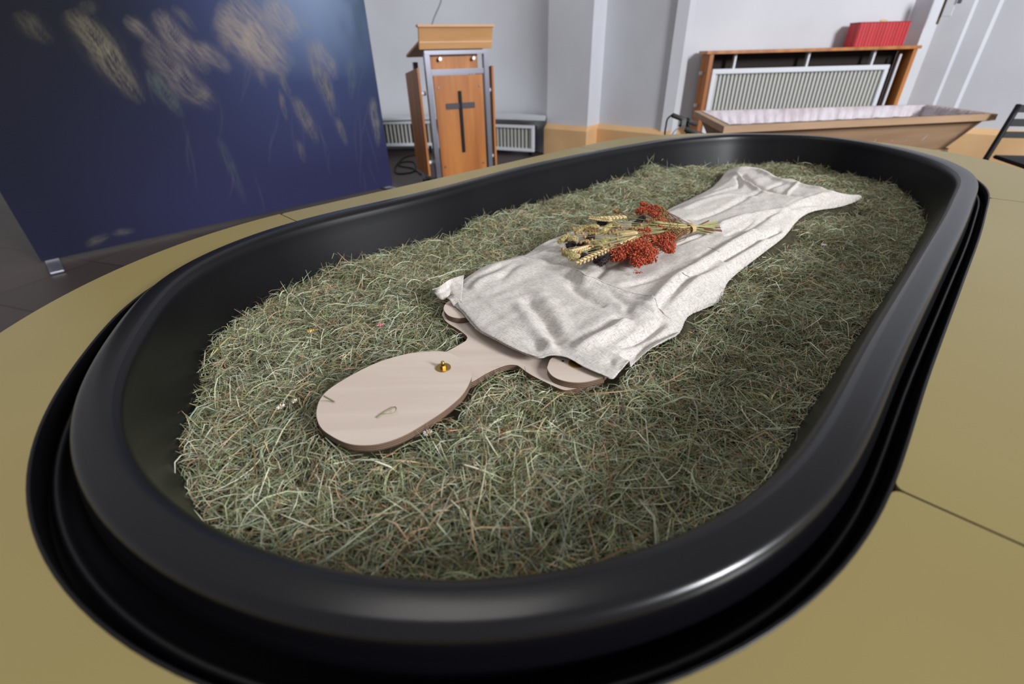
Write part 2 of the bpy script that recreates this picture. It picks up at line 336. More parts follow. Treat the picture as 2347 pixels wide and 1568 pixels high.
tv2 = [p[:2] for p in [[0.152,0.635,0.628],[0.123,0.616,0.628],[0.096,0.607,0.628],[0.082,0.607,0.628],[0.063,0.622,0.628],[0.032,0.651,0.628],[0.013,0.676,0.628],[0.006,0.682,0.628],[-0.008,0.683,0.628],[-0.023,0.676,0.628],[-0.046,0.659,0.628],[-0.071,0.634,0.628],[-0.088,0.623,0.628],[-0.117,0.644,0.628],[-0.143,0.671,0.628]]]
hid = [T(x, y)[:2] for x, y in [(.62, .79), (.72, .78), (.95, .74), (1.35, .72), (1.38, .60), (1.36, .44), (.95, .43), (.74, .385), (.66, .36)]]
torso = catmull(tv[1:] + hid + tv2, 4)
fitm(prism('torso', torso, ZB, ZM, [M_ply, M_plyedge], fig))
def arm(pxs, cx, cy, end):
    vis = [p[:2] for p in pxs]; pts = catmull(vis, 4, False).tolist()
    return fitm(prism('arm', [tuple(p) for p in pts] + [T(x, y)[:2] for x, y in end], ZM+.0002, ZT, [M_ply, M_plyedge], fig))
arm([[-0.119,0.942,0.64],[-0.138,0.921,0.64],[-0.145,0.901,0.64],[-0.145,0.884,0.64],[-0.139,0.866,0.64],[-0.128,0.85,0.64],[-0.109,0.841,0.64],[-0.088,0.846,0.64],[-0.075,0.861,0.64]], 0, 0, [(.63, .69), (1.1, .715), (1.15, .74), (1.1, .775), (.66, .79)])
arm([[0.099,0.695,0.64],[0.071,0.685,0.64],[0.062,0.663,0.64],[0.06,0.65,0.64],[0.066,0.631,0.64],[0.079,0.618,0.64],[0.1,0.61,0.64],[0.124,0.611,0.64],[0.153,0.622,0.64]], 0, 0, [(.60, .365), (.75, .372), (1.15, .39), (1.2, .42), (1.15, .455), (.72, .46)])
def bolt(px, parent, z, full=True):
    x, y = px[:2]; b = bmesh.new()
    def cyl(r1, z0, z1, seg=28): bmesh.ops.create_cone(b, cap_ends=True, segments=seg, radius1=r1, radius2=r1*.97, depth=z1-z0, matrix=Matrix.Translation((x, y, (z0+z1)/2)))
    cyl(.0135, z, z+.0016); wa = fitm(bobj('washer', b, M_brass, parent)); b = bmesh.new()
    if not full: b.free(); return
    cyl(.0058, z+.0016, z+.0068, 6); fitm(bobj('hex_nut', b, M_brass, parent)); b = bmesh.new()
    cyl(.0030, z+.0068, z+.0125); bmesh.ops.create_uvsphere(b, u_segments=16, v_segments=8, radius=.0029, matrix=Matrix.Translation((x, y, z+.0125)) @ Matrix.Diagonal((1, 1, .6, 1)))
    fitm(bobj('bolt_end', b, M_brass, parent, True))
bolt([-0.121,0.662,0.64], fig, ZT); bolt([0.111,0.664,0.64], fig, ZT, False)
b = bmesh.new(); q = [0.089,0.673,0.64]
bmesh.ops.create_cone(b, cap_ends=True, segments=12, radius1=.0022, radius2=.0022, depth=.0012, matrix=Matrix.Translation((q[0], q[1], ZT+.0001))); fitm(bobj('peg_hole', b, M_darkwood, fig))

# ------------------------------------------------------------------ linen cloth
EDGE = [p[:2] for p in [[-0.146,0.961,0.645],[-0.122,0.89,0.645],[-0.104,0.859,0.645],[-0.071,0.789,0.645],[-0.036,0.749,0.645],[0.005,0.709,0.645],[0.043,0.681,0.645],[0.067,0.684,0.645],[0.097,0.676,0.645],[0.123,0.645,0.645],[0.149,0.624,0.645],[0.167,0.614,0.645],[0.195,0.66,0.63],[0.251,0.728,0.63],[0.304,0.768,0.63],[0.341,0.801,0.63],[0.379,0.866,0.63],[0.43,0.902,0.63],[0.478,0.938,0.63],[0.524,1.019,0.63],[0.574,1.08,0.63],[0.68,1.188,0.63],[0.832,1.344,0.63],[0.969,1.512,0.63],[1.068,1.596,0.63],[1.198,1.645,0.63],[1.331,1.742,0.63],[1.314,1.754,0.645],[1.24,1.749,0.645],[1.213,1.827,0.645],[1.215,1.923,0.645],[1.167,2.001,0.645],[1.18,2.178,0.645],[1.084,2.23,0.645],[1.018,2.229,0.645],[0.914,2.057,0.645],[0.789,1.874,0.645],[0.583,1.655,0.645],[0.496,1.564,0.645],[0.359,1.477,0.645],[0.266,1.43,0.645],[0.178,1.381,0.645],[0.092,1.297,0.645],[0.033,1.216,0.645],[-0.021,1.18,0.645],[-0.078,1.141,0.645],[-0.119,1.074,0.645],[-0.137,1.033,0.645]]]
EDGE = catmull(EDGE, 3)
HB = .612                                        # mean hay level
def px_lines():
    return [[[[0.294,0.823],[0.344,0.901],[0.397,0.959],[0.46,1.023],[0.529,1.091],[0.622,1.178],[0.716,1.267],[0.842,1.379]],-0.012,0.01],[[[0.285,0.837],[0.335,0.917],[0.392,0.991],[0.462,1.058],[0.539,1.133],[0.636,1.226],[0.733,1.317]],0.011,0.016],[[[0.338,0.864],[0.394,0.936],[0.463,1.005],[0.55,1.089],[0.644,1.177],[0.755,1.283]],0.008,0.016],[[[0.181,0.973],[0.231,1.055],[0.295,1.129],[0.395,1.202],[0.481,1.249]],-0.007,0.012],[[[0.245,0.945],[0.312,0.977],[0.373,1.011],[0.467,1.072]],-0.005,0.008],[[[0.27,1.115],[0.347,1.156],[0.435,1.217],[0.535,1.263],[0.646,1.353],[0.77,1.454]],0.006,0.018],[[[0.441,1.199],[0.534,1.259],[0.568,1.291]],-0.008,0.007],[[[0.477,1.101],[0.623,1.238],[0.766,1.386],[0.887,1.492]],-0.006,0.01],[[[0.607,1.257],[0.687,1.329],[0.763,1.408]],-0.006,0.007],[[[0.612,1.335],[0.727,1.421],[0.873,1.494],[0.981,1.535]],0.007,0.014],[[[0.579,1.425],[0.695,1.51],[0.821,1.634],[0.981,1.775],[1.096,1.869]],-0.006,0.012],[[[0.57,1.522],[0.703,1.646],[0.816,1.695],[0.887,1.645]],0.006,0.016],[[[0.999,2.042],[0.966,1.907],[0.965,1.811],[0.99,1.727],[1.041,1.672]],-0.014,0.014],[[[0.974,2.107],[0.974,1.985],[0.934,1.78],[0.951,1.712]],0.01,0.012],[[[0.964,2.003],[0.917,1.867],[0.871,1.787]],-0.009,0.008],[[[1.096,2.11],[1.085,1.989],[1.096,1.869],[1.139,1.792],[1.179,1.72]],0.009,0.014],[[[0.9,1.491],[0.99,1.578],[1.053,1.611],[1.177,1.639]],-0.008,0.01],[[[0.802,1.405],[0.905,1.501],[1.025,1.614],[1.161,1.69]],0.007,0.01],[[[0.996,1.676],[1.067,1.766],[1.133,1.843]],0.008,0.007],[[[0.673,1.649],[0.792,1.755],[0.885,1.82]],0.004,0.012],[[[0.02,1.171],[0.062,1.194],[0.125,1.237],[0.192,1.29],[0.277,1.342]],-0.01,0.01],[[[0.008,1.191],[0.077,1.255],[0.158,1.324],[0.243,1.374]],0.007,0.01],[[[0.092,1.128],[0.145,1.095],[0.208,1.076]],-0.008,0.022],[[[0.028,0.914],[0.048,0.851],[0.067,0.794],[0.086,0.727],[0.095,0.704]],-0.008,0.016],[[[0.008,0.883],[0.033,0.805],[0.051,0.744],[0.068,0.69]],0.006,0.014],[[[0.059,0.945],[0.083,0.859],[0.099,0.775],[0.103,0.734]],0.005,0.018],[[[0.04,0.745],[0.045,0.714],[0.044,0.675]],-0.006,0.012],[[[0.058,0.736],[0.07,0.705],[0.077,0.673]],0.009,0.01],[[[0.095,0.701],[0.135,0.732],[0.183,0.77],[0.228,0.821],[0.256,0.869]],-0.008,0.01],[[[0.105,0.689],[0.144,0.713],[0.191,0.75],[0.236,0.803]],0.009,0.012],[[[0.171,0.707],[0.215,0.728],[0.266,0.766],[0.314,0.817]],-0.01,0.012],[[[0.174,0.685],[0.227,0.709],[0.288,0.756],[0.326,0.798]],0.009,0.014],[[[0.171,0.685],[0.168,0.651],[0.163,0.619]],-0.006,0.012],[[[-0.1,0.967],[-0.083,1.028],[-0.042,1.065],[-0.01,1.105]],-0.008,0.01],[[[-0.093,0.932],[-0.071,0.989],[-0.031,1.029],[0.007,1.07]],0.005,0.014],[[[-0.03,0.986],[0.001,1.062],[0.029,1.103]],-0.006,0.014],[[[-0.141,0.981],[-0.131,0.934],[-0.115,0.89]],-0.006,0.006],[[[0.132,0.988],[0.146,0.94],[0.168,0.895],[0.207,0.851],[0.241,0.802],[0.258,0.784]],-0.009,0.016],[[[0.204,0.936],[0.233,0.891],[0.241,0.84]],-0.006,0.01],[[[0.256,0.869],[0.285,0.837],[0.3,0.799]],0.006,0.01],[[[0.41,1.352],[0.499,1.304],[0.612,1.335]],-0.003,0.02],[[[0.528,1.579],[0.643,1.652],[0.713,1.675]],-0.004,0.012]]
LINES = px_lines()
def cloth_h(P):
    """height of the cloth over the trough floor, P = n x 2 world"""
    h = np.zeros(len(P))
    for l, am, wd in LINES:
        l = catmull(l, 3, False); d = dpoly(P, l, False)
        # fade toward the ends of each fold
        e = np.minimum(np.hypot(*(P-l[0]).T), np.hypot(*(P-l[-1]).T)); h += am*np.exp(-(d/(wd*.85))**2)*np.clip(e/.03, .15, 1)*1.15
    x = (ca*P[:, 0] + sa*P[:, 1]); y = (-sa*P[:, 0] + ca*P[:, 1])
    h += .0030*vnoise(x*7+3, y*22+2, 5) + .0012*vnoise(x*22, y*50, 6)
    h -= .35*np.clip(-h-.006, 0, 1)
    return h
ARMS = [np.array([tuple(v.co)[:2] for v in a_.data.vertices][:len(a_.data.vertices)//2]) for a_ in fig.children if a_.name.startswith('arm')]
def SOLID_T(P): return inside(P, torso) | (dpoly(P, torso) < .008)
def SOLID_A(P):
    r_ = np.zeros(len(P), bool)
    for a_ in ARMS: r_ |= inside(P, a_) | (dpoly(P, a_) < .008)
    return r_
def cloth_z(P, d):
    k = np.clip(d/.011, 0, 1); roll = np.sqrt(np.clip(1-(1-k)**2, 0, 1))
    x = (ca*P[:, 0] + sa*P[:, 1])
    lift = .622 + .028*np.clip(d/.06, 0, 1)**.8
    # front edge lies on the boards, higher than the hay
    fr = np.clip((.66 - x)/.05, 0, 1); base = HB + .002
    base = base*(1-fr) + (.6425)*fr; lift = np.maximum(lift, .648*fr)
    z = base + (lift-base)*roll + cloth_h(P)*np.clip(d/.02, .25, 1)
    lo_ = np.where(SOLID_T(P), .6315, 0.); lo_ = np.where(SOLID_A(P), .6435, lo_)    # never through the boards
    e_ = .0015; return np.where(lo_ > 0, lo_ + np.logaddexp(0, (z-lo_)/e_)*e_, z)
def sheet(name, poly, zf, m, parent=None, step=.0055, thick=.0016):
    poly = np.array(poly); xs = np.arange(poly[:, 0].min()-step, poly[:, 0].max()+2*step, step); ys = np.arange(poly[:, 1].min()-step, poly[:, 1].max()+2*step, step)
    X, Y = np.meshgrid(xs, ys, indexing='ij'); P = np.stack([X.ravel(), Y.ravel()], 1); ins = inside(P, poly).reshape(X.shape); d = dpoly(P, poly).reshape(X.shape)
    keep = ins | (d < step*.75)
    # pull rim nodes onto the outline
    idx = -np.ones(X.shape, int); V = []
    Pm = P.reshape(X.shape+(2,)).copy()
    cells = []
    for i in range(len(xs)-1):
        kk = keep[i, :-1] & keep[i+1, :-1] & keep[i, 1:] & keep[i+1, 1:]
        for j in np.nonzero(kk)[0]: cells.append((i, j))
    used = sorted({(i+a, j+b) for i, j in cells for a in (0, 1) for b in (0, 1)})
    cnt = {}
    for c_ in cells:
        for a in (0, 1):
            for b in (0, 1): cnt[(c_[0]+a, c_[1]+b)] = cnt.get((c_[0]+a, c_[1]+b), 0)+1
    U_ = np.array([Pm[u] for u in used])
    rimn = np.array([cnt[u] < 4 for u in used])
    # nearest point on outline for rim nodes
    best = np.full(len(U_), 9.); bp_ = U_.copy(); n = len(poly)
    for i in range(n):
        a = poly[i]; v = poly[(i+1) % n]-a; t = np.clip(((U_-a)@v)/max(v@v, 1e-12), 0, 1); q = a+t[:, None]*v; dd = np.hypot(*(U_-q).T); k = dd < best; best[k] = dd[k]; bp_[k] = q[k]
    U_[rimn] = bp_[rimn]; dd = best.copy(); dd[rimn] = 0
    z = zf(U_, dd); ids = {u: k for k, u in enumerate(used)}
    F_ = [(ids[(i, j)], ids[(i+1, j)], ids[(i+1, j+1)], ids[(i, j+1)]) for i, j in cells]
    o = obj(name, np.column_stack([U_, z]).tolist(), F_, m, parent, True)
    s = o.modifiers.new('thickness', 'SOLIDIFY'); s.thickness = thick; s.offset = 0
    ss = o.modifiers.new('smooth', 'SUBSURF'); ss.levels = 1; ss.render_levels = 1
    return o
cl = thing('linen_cloth', 'crumpled natural linen cloth drawn over the wooden figure, turned down at the shoulders', 'cloth', T(1.3, .56, .61))
cl_inv = Matrix.Translation(Vector(T(1.3, .56, .61))*-1)
m_ = sheet('cloth_sheet', EDGE, cloth_z, M_linen, cl); m_.matrix_parent_inverse = cl_inv
FLAP = [p[:2] for p in [[-0.115,0.89,0.655],[-0.099,0.853,0.655],[-0.067,0.785,0.655],[-0.034,0.744,0.655],[0.006,0.702,0.655],[0.044,0.675,0.655],[0.067,0.676,0.655],[0.095,0.668,0.655],[0.121,0.639,0.655],[0.147,0.616,0.655],[0.163,0.609,0.655],[0.185,0.633,0.655],[0.236,0.697,0.655],[0.287,0.737,0.655],[0.327,0.775,0.655],[0.334,0.803,0.655],[0.327,0.814,0.655],[0.312,0.822,0.655],[0.299,0.856,0.655],[0.285,0.892,0.655],[0.253,0.915,0.655],[0.22,0.94,0.655],[0.191,0.96,0.655],[0.172,0.966,0.655],[0.162,0.986,0.655],[0.154,1.038,0.655],[0.131,1.073,0.655],[0.09,1.098,0.655],[0.047,1.131,0.655],[0.011,1.165,0.655],[-0.021,1.136,0.655],[-0.074,1.098,0.655],[-0.111,1.04,0.655],[-0.122,0.992,0.655]]]
FLAP = catmull(FLAP, 3)
HEM = [p[:2] for p in [[0.327,0.814,0.655],[0.312,0.822,0.655],[0.299,0.856,0.655],[0.285,0.892,0.655],[0.253,0.915,0.655],[0.22,0.94,0.655],[0.191,0.96,0.655],[0.172,0.966,0.655],[0.162,0.986,0.655],[0.154,1.038,0.655],[0.131,1.073,0.655],[0.09,1.098,0.655],[0.047,1.131,0.655],[0.011,1.165,0.655]]]
HEM = catmull(HEM, 3, False)
def flap_z(P, d):
    dh = dpoly(P, HEM, False); fd = np.hypot(*(P-np.array([0.166,0.974])).T)
    DE = dpoly(P, EDGE)
    return cloth_z(P, np.maximum(DE, .0)) + .0028 + .003*np.exp(-(dh/.010)**2) + .019*np.exp(-(dh/.008)**2)*np.exp(-(fd/.05)**2)
m_ = sheet('turned_down_hem', FLAP, flap_z, M_linen, cl, thick=.002); m_.matrix_parent_inverse = cl_inv
# hem piping along the turned-down edge
hp = [(x, y, 0) for x, y in HEM]; zz = flap_z(HEM, np.zeros(len(HEM)))
V, F_ = tube_geo([(p[0], p[1], z+.0006) for p, z in zip(HEM, zz)], .0013, 6); m_ = obj('hem_stitching', V, F_, M_linen, cl, True); m_.matrix_parent_inverse = cl_inv
# pinched corner at the figure's far shoulder
top = catmull([[-0.171,0.914,0.672],[-0.156,0.931,0.672],[-0.142,0.961,0.672],[-0.125,0.976,0.672],[-0.106,0.99,0.672]], 6, False)
mid = catmull([[-0.177,0.948,0.652],[-0.159,0.938,0.652],[-0.141,0.959,0.652],[-0.129,0.954,0.652],[-0.108,0.944,0.652]], 6, False)
bot = catmull([[-0.161,0.924,0.646],[-0.147,0.914,0.646],[-0.134,0.94,0.646],[-0.121,0.908,0.646],[-0.108,0.887,0.646]], 6, False)
cols = [top, top*.5+mid*.5+np.array([0, 0, .006]), mid, mid*.5+bot*.5+np.array([0, 0, .003]), bot]
n = len(top); V = [tuple(p) for c_ in cols for p in c_]; F_ = [(r_*n+i, r_*n+i+1, (r_+1)*n+i+1, (r_+1)*n+i) for r_ in range(4) for i in range(n-1)]
m_ = obj('pinched_corner', V, F_, M_linen, cl, True); m_.matrix_parent_inverse = cl_inv; s_ = m_.modifiers.new('t', 'SOLIDIFY'); s_.thickness = .002; s_ = m_.modifiers.new('s', 'SUBSURF'); s_.levels = 2; s_.render_levels = 2
t1 = catmull([[-0.14,0.91,0.652],[-0.126,0.918,0.652],[-0.112,0.896,0.652]], 5, False); t2 = catmull([[-0.124,0.891,0.642],[-0.112,0.886,0.642],[-0.093,0.881,0.642]], 5, False)
n = len(t1); cols = [t1, t1*.5+t2*.5+np.array([0, 0, .005]), t2]; V = [tuple(p) for c_ in cols for p in c_]; F_ = [(r_*n+i, r_*n+i+1, (r_+1)*n+i+1, (r_+1)*n+i) for r_ in range(2) for i in range(n-1)]
m_ = obj('tucked_layer', V, F_, M_linen, cl, True); m_.matrix_parent_inverse = cl_inv; s_ = m_.modifiers.new('t', 'SOLIDIFY'); s_.thickness = .0025

# ------------------------------------------------------------------ hay
def hay_z(x, y):
    """mean hay surface, trough frame (arrays)"""
    z = .600 + .012*vnoise(x*3.1+.3, y*3.3+4, 1) + .013*vnoise(x*7+9, y*7, 2) + .009*vnoise(x*17, y*17, 3)
    z = z + .020*np.exp(-(((x-.30)/.16)**2 + ((y-.30)/.16)**2)) + .012*np.exp(-(((x-1.75)/.3)**2 + ((y-1.05)/.12)**2)) + .030*np.exp(-(((x-2.05)/.10)**2 + ((y-1.12)/.10)**2))
    z = z - .016*np.exp(-((y-.09)/.07)**2)
    return z
IN2 = off(-.030)
step = .012; xs = np.arange(-.06, 2.80, step); ys = np.arange(-.02, 1.28, step)
COVER = [np.array(EDGE), np.array(head), np.array(torso)]
X, Y = np.meshgrid(xs, ys, indexing='ij'); P = np.stack([X.ravel(), Y.ravel()], 1); ins = inside(P, IN2).reshape(X.shape)
Pw = np.stack([ca*P[:, 0]-sa*P[:, 1], sa*P[:, 0]+ca*P[:, 1]], 1)
Z = hay_z(P[:, 0], P[:, 1]) - .014
dW = dpoly(P, IN2)
Z = Z - .035*np.exp(-(dW/.018)**2)
cov = np.zeros(len(P), bool); dc = np.full(len(P), 9.)
for c_ in COVER: cov |= inside(Pw, c_); dc = np.minimum(dc, dpoly(Pw, c_))
dc = np.where(cov, 0, dc)
near = np.clip(1-dc/.06, 0, 1); Z = Z*(1-near) + .6125*near
Z = np.where(cov, .609, Z).reshape(X.shape)
idx = np.cumsum(ins.ravel()).reshape(X.shape)-1; V = [T(X[i, j], Y[i, j], Z[i, j]) for i in range(X.shape[0]) for j in range(X.shape[1]) if ins[i, j]]
F_ = [(int(idx[i, j]), int(idx[i+1, j]), int(idx[i+1, j+1]), int(idx[i, j+1])) for i in range(X.shape[0]-1) for j in range(X.shape[1]-1) if ins[i, j] and ins[i+1, j] and ins[i, j+1] and ins[i+1, j+1]]
NBL = 190000
PAL = np.array([lin(182, 188, 152)[:3], lin(212, 212, 184)[:3], lin(156, 170, 126)[:3], lin(164, 158, 110)[:3], lin(200, 166, 130)[:3], lin(146, 116, 84)[:3], lin(174, 186, 164)[:3], lin(118, 122, 76)[:3]])
PRO = np.array([.23, .17, .15, .14, .10, .07, .09, .05])
def blades(n, length=(.018, .075), pit=.28, wid=(.0005, .0016), region=None, up=(.0, .022), zadd=0., lim=-.022):
    x = rng.uniform(-.05, 2.78, int(n*1.6)); y = rng.uniform(0, 1.26, int(n*1.6)); P = np.stack([x, y], 1); k = inside(P, IN2)
    if region is not None: k &= region(P)
    P = P[k][:n]; n = len(P)
    L_ = length[0] + (length[1]-length[0])*rng.random(n)**1.8; th = rng.uniform(0, 2*PI, n) ; ph = rng.normal(0, pit, n)
    bend = rng.normal(0, .13, n)*L_; bz = rng.normal(-.05, .16, n)*L_; t = np.linspace(-.5, .5, 5)
    kink = rng.random(n) < .3; 
    dx, dy = np.cos(th), np.sin(th); cp, sp = np.cos(ph), np.sin(ph)
    z0 = hay_z(P[:, 0], P[:, 1]) + rng.uniform(up[0], up[1], n) - .014 + zadd
    sh = np.where(kink[:, None], np.abs(t)[None, :]*2-.5, (4*t**2)[None, :]-.5)
    X = P[:, 0, None] + t[None, :]*(L_*cp*dx)[:, None] + sh*(bend*-dy)[:, None]
    Y = P[:, 1, None] + t[None, :]*(L_*cp*dy)[:, None] + sh*(bend*dx)[:, None]
    Zz = z0[:, None] + t[None, :]*(L_*sp)[:, None] + sh*bz[:, None]
    # keep inside the trough and off the boards and the cloth
    Q = np.stack([X.ravel(), Y.ravel()], 1); ok = inside(Q, off(lim)).reshape(n, 5).all(1)
    Qw = np.stack([ca*Q[:, 0]-sa*Q[:, 1], sa*Q[:, 0]+ca*Q[:, 1]], 1); bad = np.zeros(n, bool)
    for c_ in COVER:
        i_ = inside(Qw, c_); w1 = np.nonzero(i_)[0]; i_[w1] = dpoly(Qw[w1], c_) > .0035; bad |= i_.reshape(n, 5).any(1)
    ok &= ~bad
    # dip beside the boards so that they are not buried
    nb_ = np.nonzero((np.abs(Qw[:, 0]-.3) < .75) & (np.abs(Qw[:, 1]-.9) < .75))[0]; dd = np.full(len(Qw), .75); dd[nb_] = np.minimum(dpoly(Qw[nb_], head), dpoly(Qw[nb_], torso)); dd = dd.reshape(n, 5); Zz = np.minimum(Zz, .632 + .25*dd); Zz = Zz + (.619 - hay_z(P[:, 0], P[:, 1]))[:, None]*np.exp(-(dd/.05)**2)
    wv = rng.uniform(wid[0], wid[1], n)*.5
    rl = rng.uniform(-1.2, 1.2, n)
    sel = ok
    X, Y, Zz, L_, th, wv, rl = X[sel], Y[sel], Zz[sel], L_[sel], th[sel], wv[sel], rl[sel]; n = len(X)
    taper = np.array([.55, 1, 1, .85, .25])[None, :]
    ox = (-np.sin(th)*np.cos(rl)*wv)[:, None]*taper; oy = (np.cos(th)*np.cos(rl)*wv)[:, None]*taper; oz = (np.sin(rl)*wv)[:, None]*taper
    A = np.stack([X-ox, Y-oy, Zz-oz], 2); B = np.stack([X+ox, Y+oy, Zz+oz], 2); Vv = np.concatenate([A, B], 1).reshape(-1, 3)    # per blade 10 verts
    Vw = np.stack([ca*Vv[:, 0]-sa*Vv[:, 1], sa*Vv[:, 0]+ca*Vv[:, 1], Vv[:, 2]], 1)
    base = (np.arange(n)*10)[:, None, None]; q = np.array([[i, i+1, 6+i, 5+i] for i in range(4)])[None]; Fq = (base+q).reshape(-1, 4)
    ci = rng.choice(len(PAL), n, p=PRO); col = PAL[ci]*rng.uniform(.40, 1.14, (n, 1)); col = np.repeat(col, 10, 0)
    return Vw, Fq, col
parts_ = [blades(NBL), blades(9000, (.05, .13), .16, (.0009, .0022), up=(.010, .026)), blades(5200, (.03, .085), .75, (.0007, .0015), region=lambda P: dpoly(P, IN2) < .12, up=(.008, .03)), blades(1500, (.03, .10), 1.0, (.0007, .0015), region=lambda P: np.hypot(P[:, 0]-2.05, P[:, 1]-1.12) < .12, up=(.02, .06)), blades(900, (.05, .10), .6, (.0008, .0016), region=lambda P: dpoly(P, IN2) < .05, up=(.015, .035)), blades(110, (.06, .12), .35, (.0010, .0022), region=lambda P: (dpoly(P, IN2) < .05) & (P[:, 0] < .3), up=(.02, .05), lim=-.008), blades(1100, (.06, .13), .12, (.0014, .0030), up=(.014, .028))]
nb = len(V); Va = [np.array(V)]; Fa = [np.array(F_)]; Ca = [np.tile(lin(60, 56, 34)[:3], (nb, 1))]; k = nb
for v_, f_, c_ in parts_: Va.append(v_); Fa.append(f_+k); Ca.append(c_); k += len(v_)
Va = np.concatenate(Va); nf0 = len(F_); Fa = np.concatenate(Fa); Ca = np.concatenate(Ca)
me = bpy.data.meshes.new('hay'); me.vertices.add(len(Va)); me.vertices.foreach_set('co', Va.ravel().astype(np.float32)); me.loops.add(len(Fa)*4); me.loops.foreach_set('vertex_index', Fa.ravel().astype(np.int32))
me.polygons.add(len(Fa)); me.polygons.foreach_set('loop_start', np.arange(0, len(Fa)*4, 4, dtype=np.int32)); me.polygons.foreach_set('loop_total', np.full(len(Fa), 4, dtype=np.int32))
me.update(calc_edges=True); at = me.color_attributes.new('Col', 'FLOAT_COLOR', 'POINT'); at.data.foreach_set('color', np.column_stack([Ca, np.ones(len(Ca))]).ravel().astype(np.float32))
me.materials.append(M_hay); me.materials.append(M_haybase); mi = np.zeros(len(Fa), np.int32); mi[:nf0] = 1; me.polygons.foreach_set('material_index', mi)
hay = bpy.data.objects.new('hay', me); C.objects.link(hay); tag(hay, 'loose grey-green meadow hay filling the black trough', 'hay', kind='stuff')

# small dried blossoms in the hay, each its own
M_daisy = mat('daisy_petal', lin(226, 222, 214), .7); M_yel = mat('daisy_centre', lin(198, 150, 40), .8); M_org = mat('orange_petal', lin(222, 118, 40), .7); M_pink = mat('pink_petal', lin(206, 128, 132), .7); M_mauve = mat('pale_pink_petal', lin(220, 190, 200), .7)
def blossom(name, label, c, r0, mp, mc, npet, group, up=.3):
    root = thing(name, label, 'dried flower', c, random.uniform(0, 6), group)
    G = Geo()
    for i in range(npet):
        a = 2*PI*i/npet + random.uniform(-.15, .15); u = Vector((math.cos(a), math.sin(a), up)); G.add(*ellipsoid(u*r0*.62, u, (r0*.42, r0*.2, r0*.05), 4, 6))
    obj('petals', G.V, G.F, mp, root, True); V, F_ = ellipsoid((0, 0, r0*.1), (0, 0, 1), (r0*.22, r0*.32, r0*.32), 5, 8); obj('flower_centre', V, F_, mc, root, True)
for nm, lb, p, r0, mp, mc, npt in [
    ('daisy', 'small white daisy head lying in hay just below the wooden head', [-0.131,0.522,0.618], .0075, M_daisy, M_yel, 11),
    ('daisy', 'tiny white daisy in the hay beside the head, nearer the trough end', [-0.382,0.593,0.618], .007, M_daisy, M_yel, 10),
    ('daisy', 'yellow-centred wilted daisy in hay halfway to the dark trough wall', [-0.421,0.84,0.618], .008, M_yel, M_daisy, 8),
    ('daisy', 'tiny daisy near the hay edge at the rounded end of the trough', [-0.365,0.607,0.618], .006, M_daisy, M_yel, 9),
    ('pink_blossom', 'pink dried blossom in hay close to the lower edge of the wooden head', [-0.099,0.526,0.618], .007, M_pink, M_org, 6),
    ('pink_blossom', 'reddish pink blossom in hay between the far shoulder and the dark wall', [-0.279,0.858,0.618], .0085, M_pink, M_pink, 6),
    ('pink_blossom', 'pale pink blossom in hay on the shaded side, beside the cloth edge', [0.901,1.259,0.618], .008, M_mauve, M_mauve, 6),
    ('pink_blossom', 'pale pink blossom in hay below the turned down cloth corner', [0.345,0.73,0.618], .007, M_mauve, M_mauve, 6),
    ('orange_blossom', 'bright orange dried blossom in hay below the wooden neck', [-0.014,0.516,0.619], .008, M_org, M_org, 8)]:
    blossom(nm, lb, p, r0, mp, mc, npt, 'dried blossoms scattered in the hay')
M_blade = mat('grass_blade_green', lin(140, 142, 100), .6)
def strand(name, label, pts, wd, cat='blade of grass', m=None):
    P = smoothpath(pts, 5); V = []; F_ = []
    for i, p in enumerate(P):
        t = (P[min(i+1, len(P)-1)]-P[max(i-1, 0)]).normalized(); s_ = Vector((-t.y, t.x, .35)).normalized()*wd*.5*(1-.6*i/len(P)); V += [p-s_, p+s_]
    F_ = [(2*i, 2*i+2, 2*i+3, 2*i+1) for i in range(len(P)-1)]
    o = obj(name, V, F_, m or M_blade, None, True); s_ = o.modifiers.new('t', 'SOLIDIFY'); s_.thickness = .0004; return tag(o, label, cat)
strand('grass_blade', 'looped green blade of grass lying in the middle of the wooden head', [[-0.206,0.533,0.642],[-0.197,0.546,0.642],[-0.185,0.557,0.642],[-0.179,0.545,0.647],[-0.183,0.542,0.643],[-0.192,0.54,0.643],[-0.202,0.541,0.643]], .0022)
strand('grass_blade', 'short dark blade of grass on the rounded crown of the wooden head', [[-0.305,0.59,0.642],[-0.291,0.58,0.642],[-0.282,0.573,0.642],[-0.295,0.577,0.642],[-0.305,0.577,0.642]], .0018)
M_twig = mat('twig_brown', lin(112, 92, 76), .8)
strand('twig', 'tiny forked dark twig lying on the linen below the bouquet', [[0.395,0.979,0.668],[0.398,0.964,0.668],[0.403,0.956,0.668],[0.397,0.954,0.668]], .0016, 'twig', M_twig)
strand('twig', 'thin pale stalk on the linen beside the bouquet stems', [[0.513,1.138,0.668],[0.522,1.121,0.668],[0.53,1.102,0.668]], .0012, 'twig', M_twig)

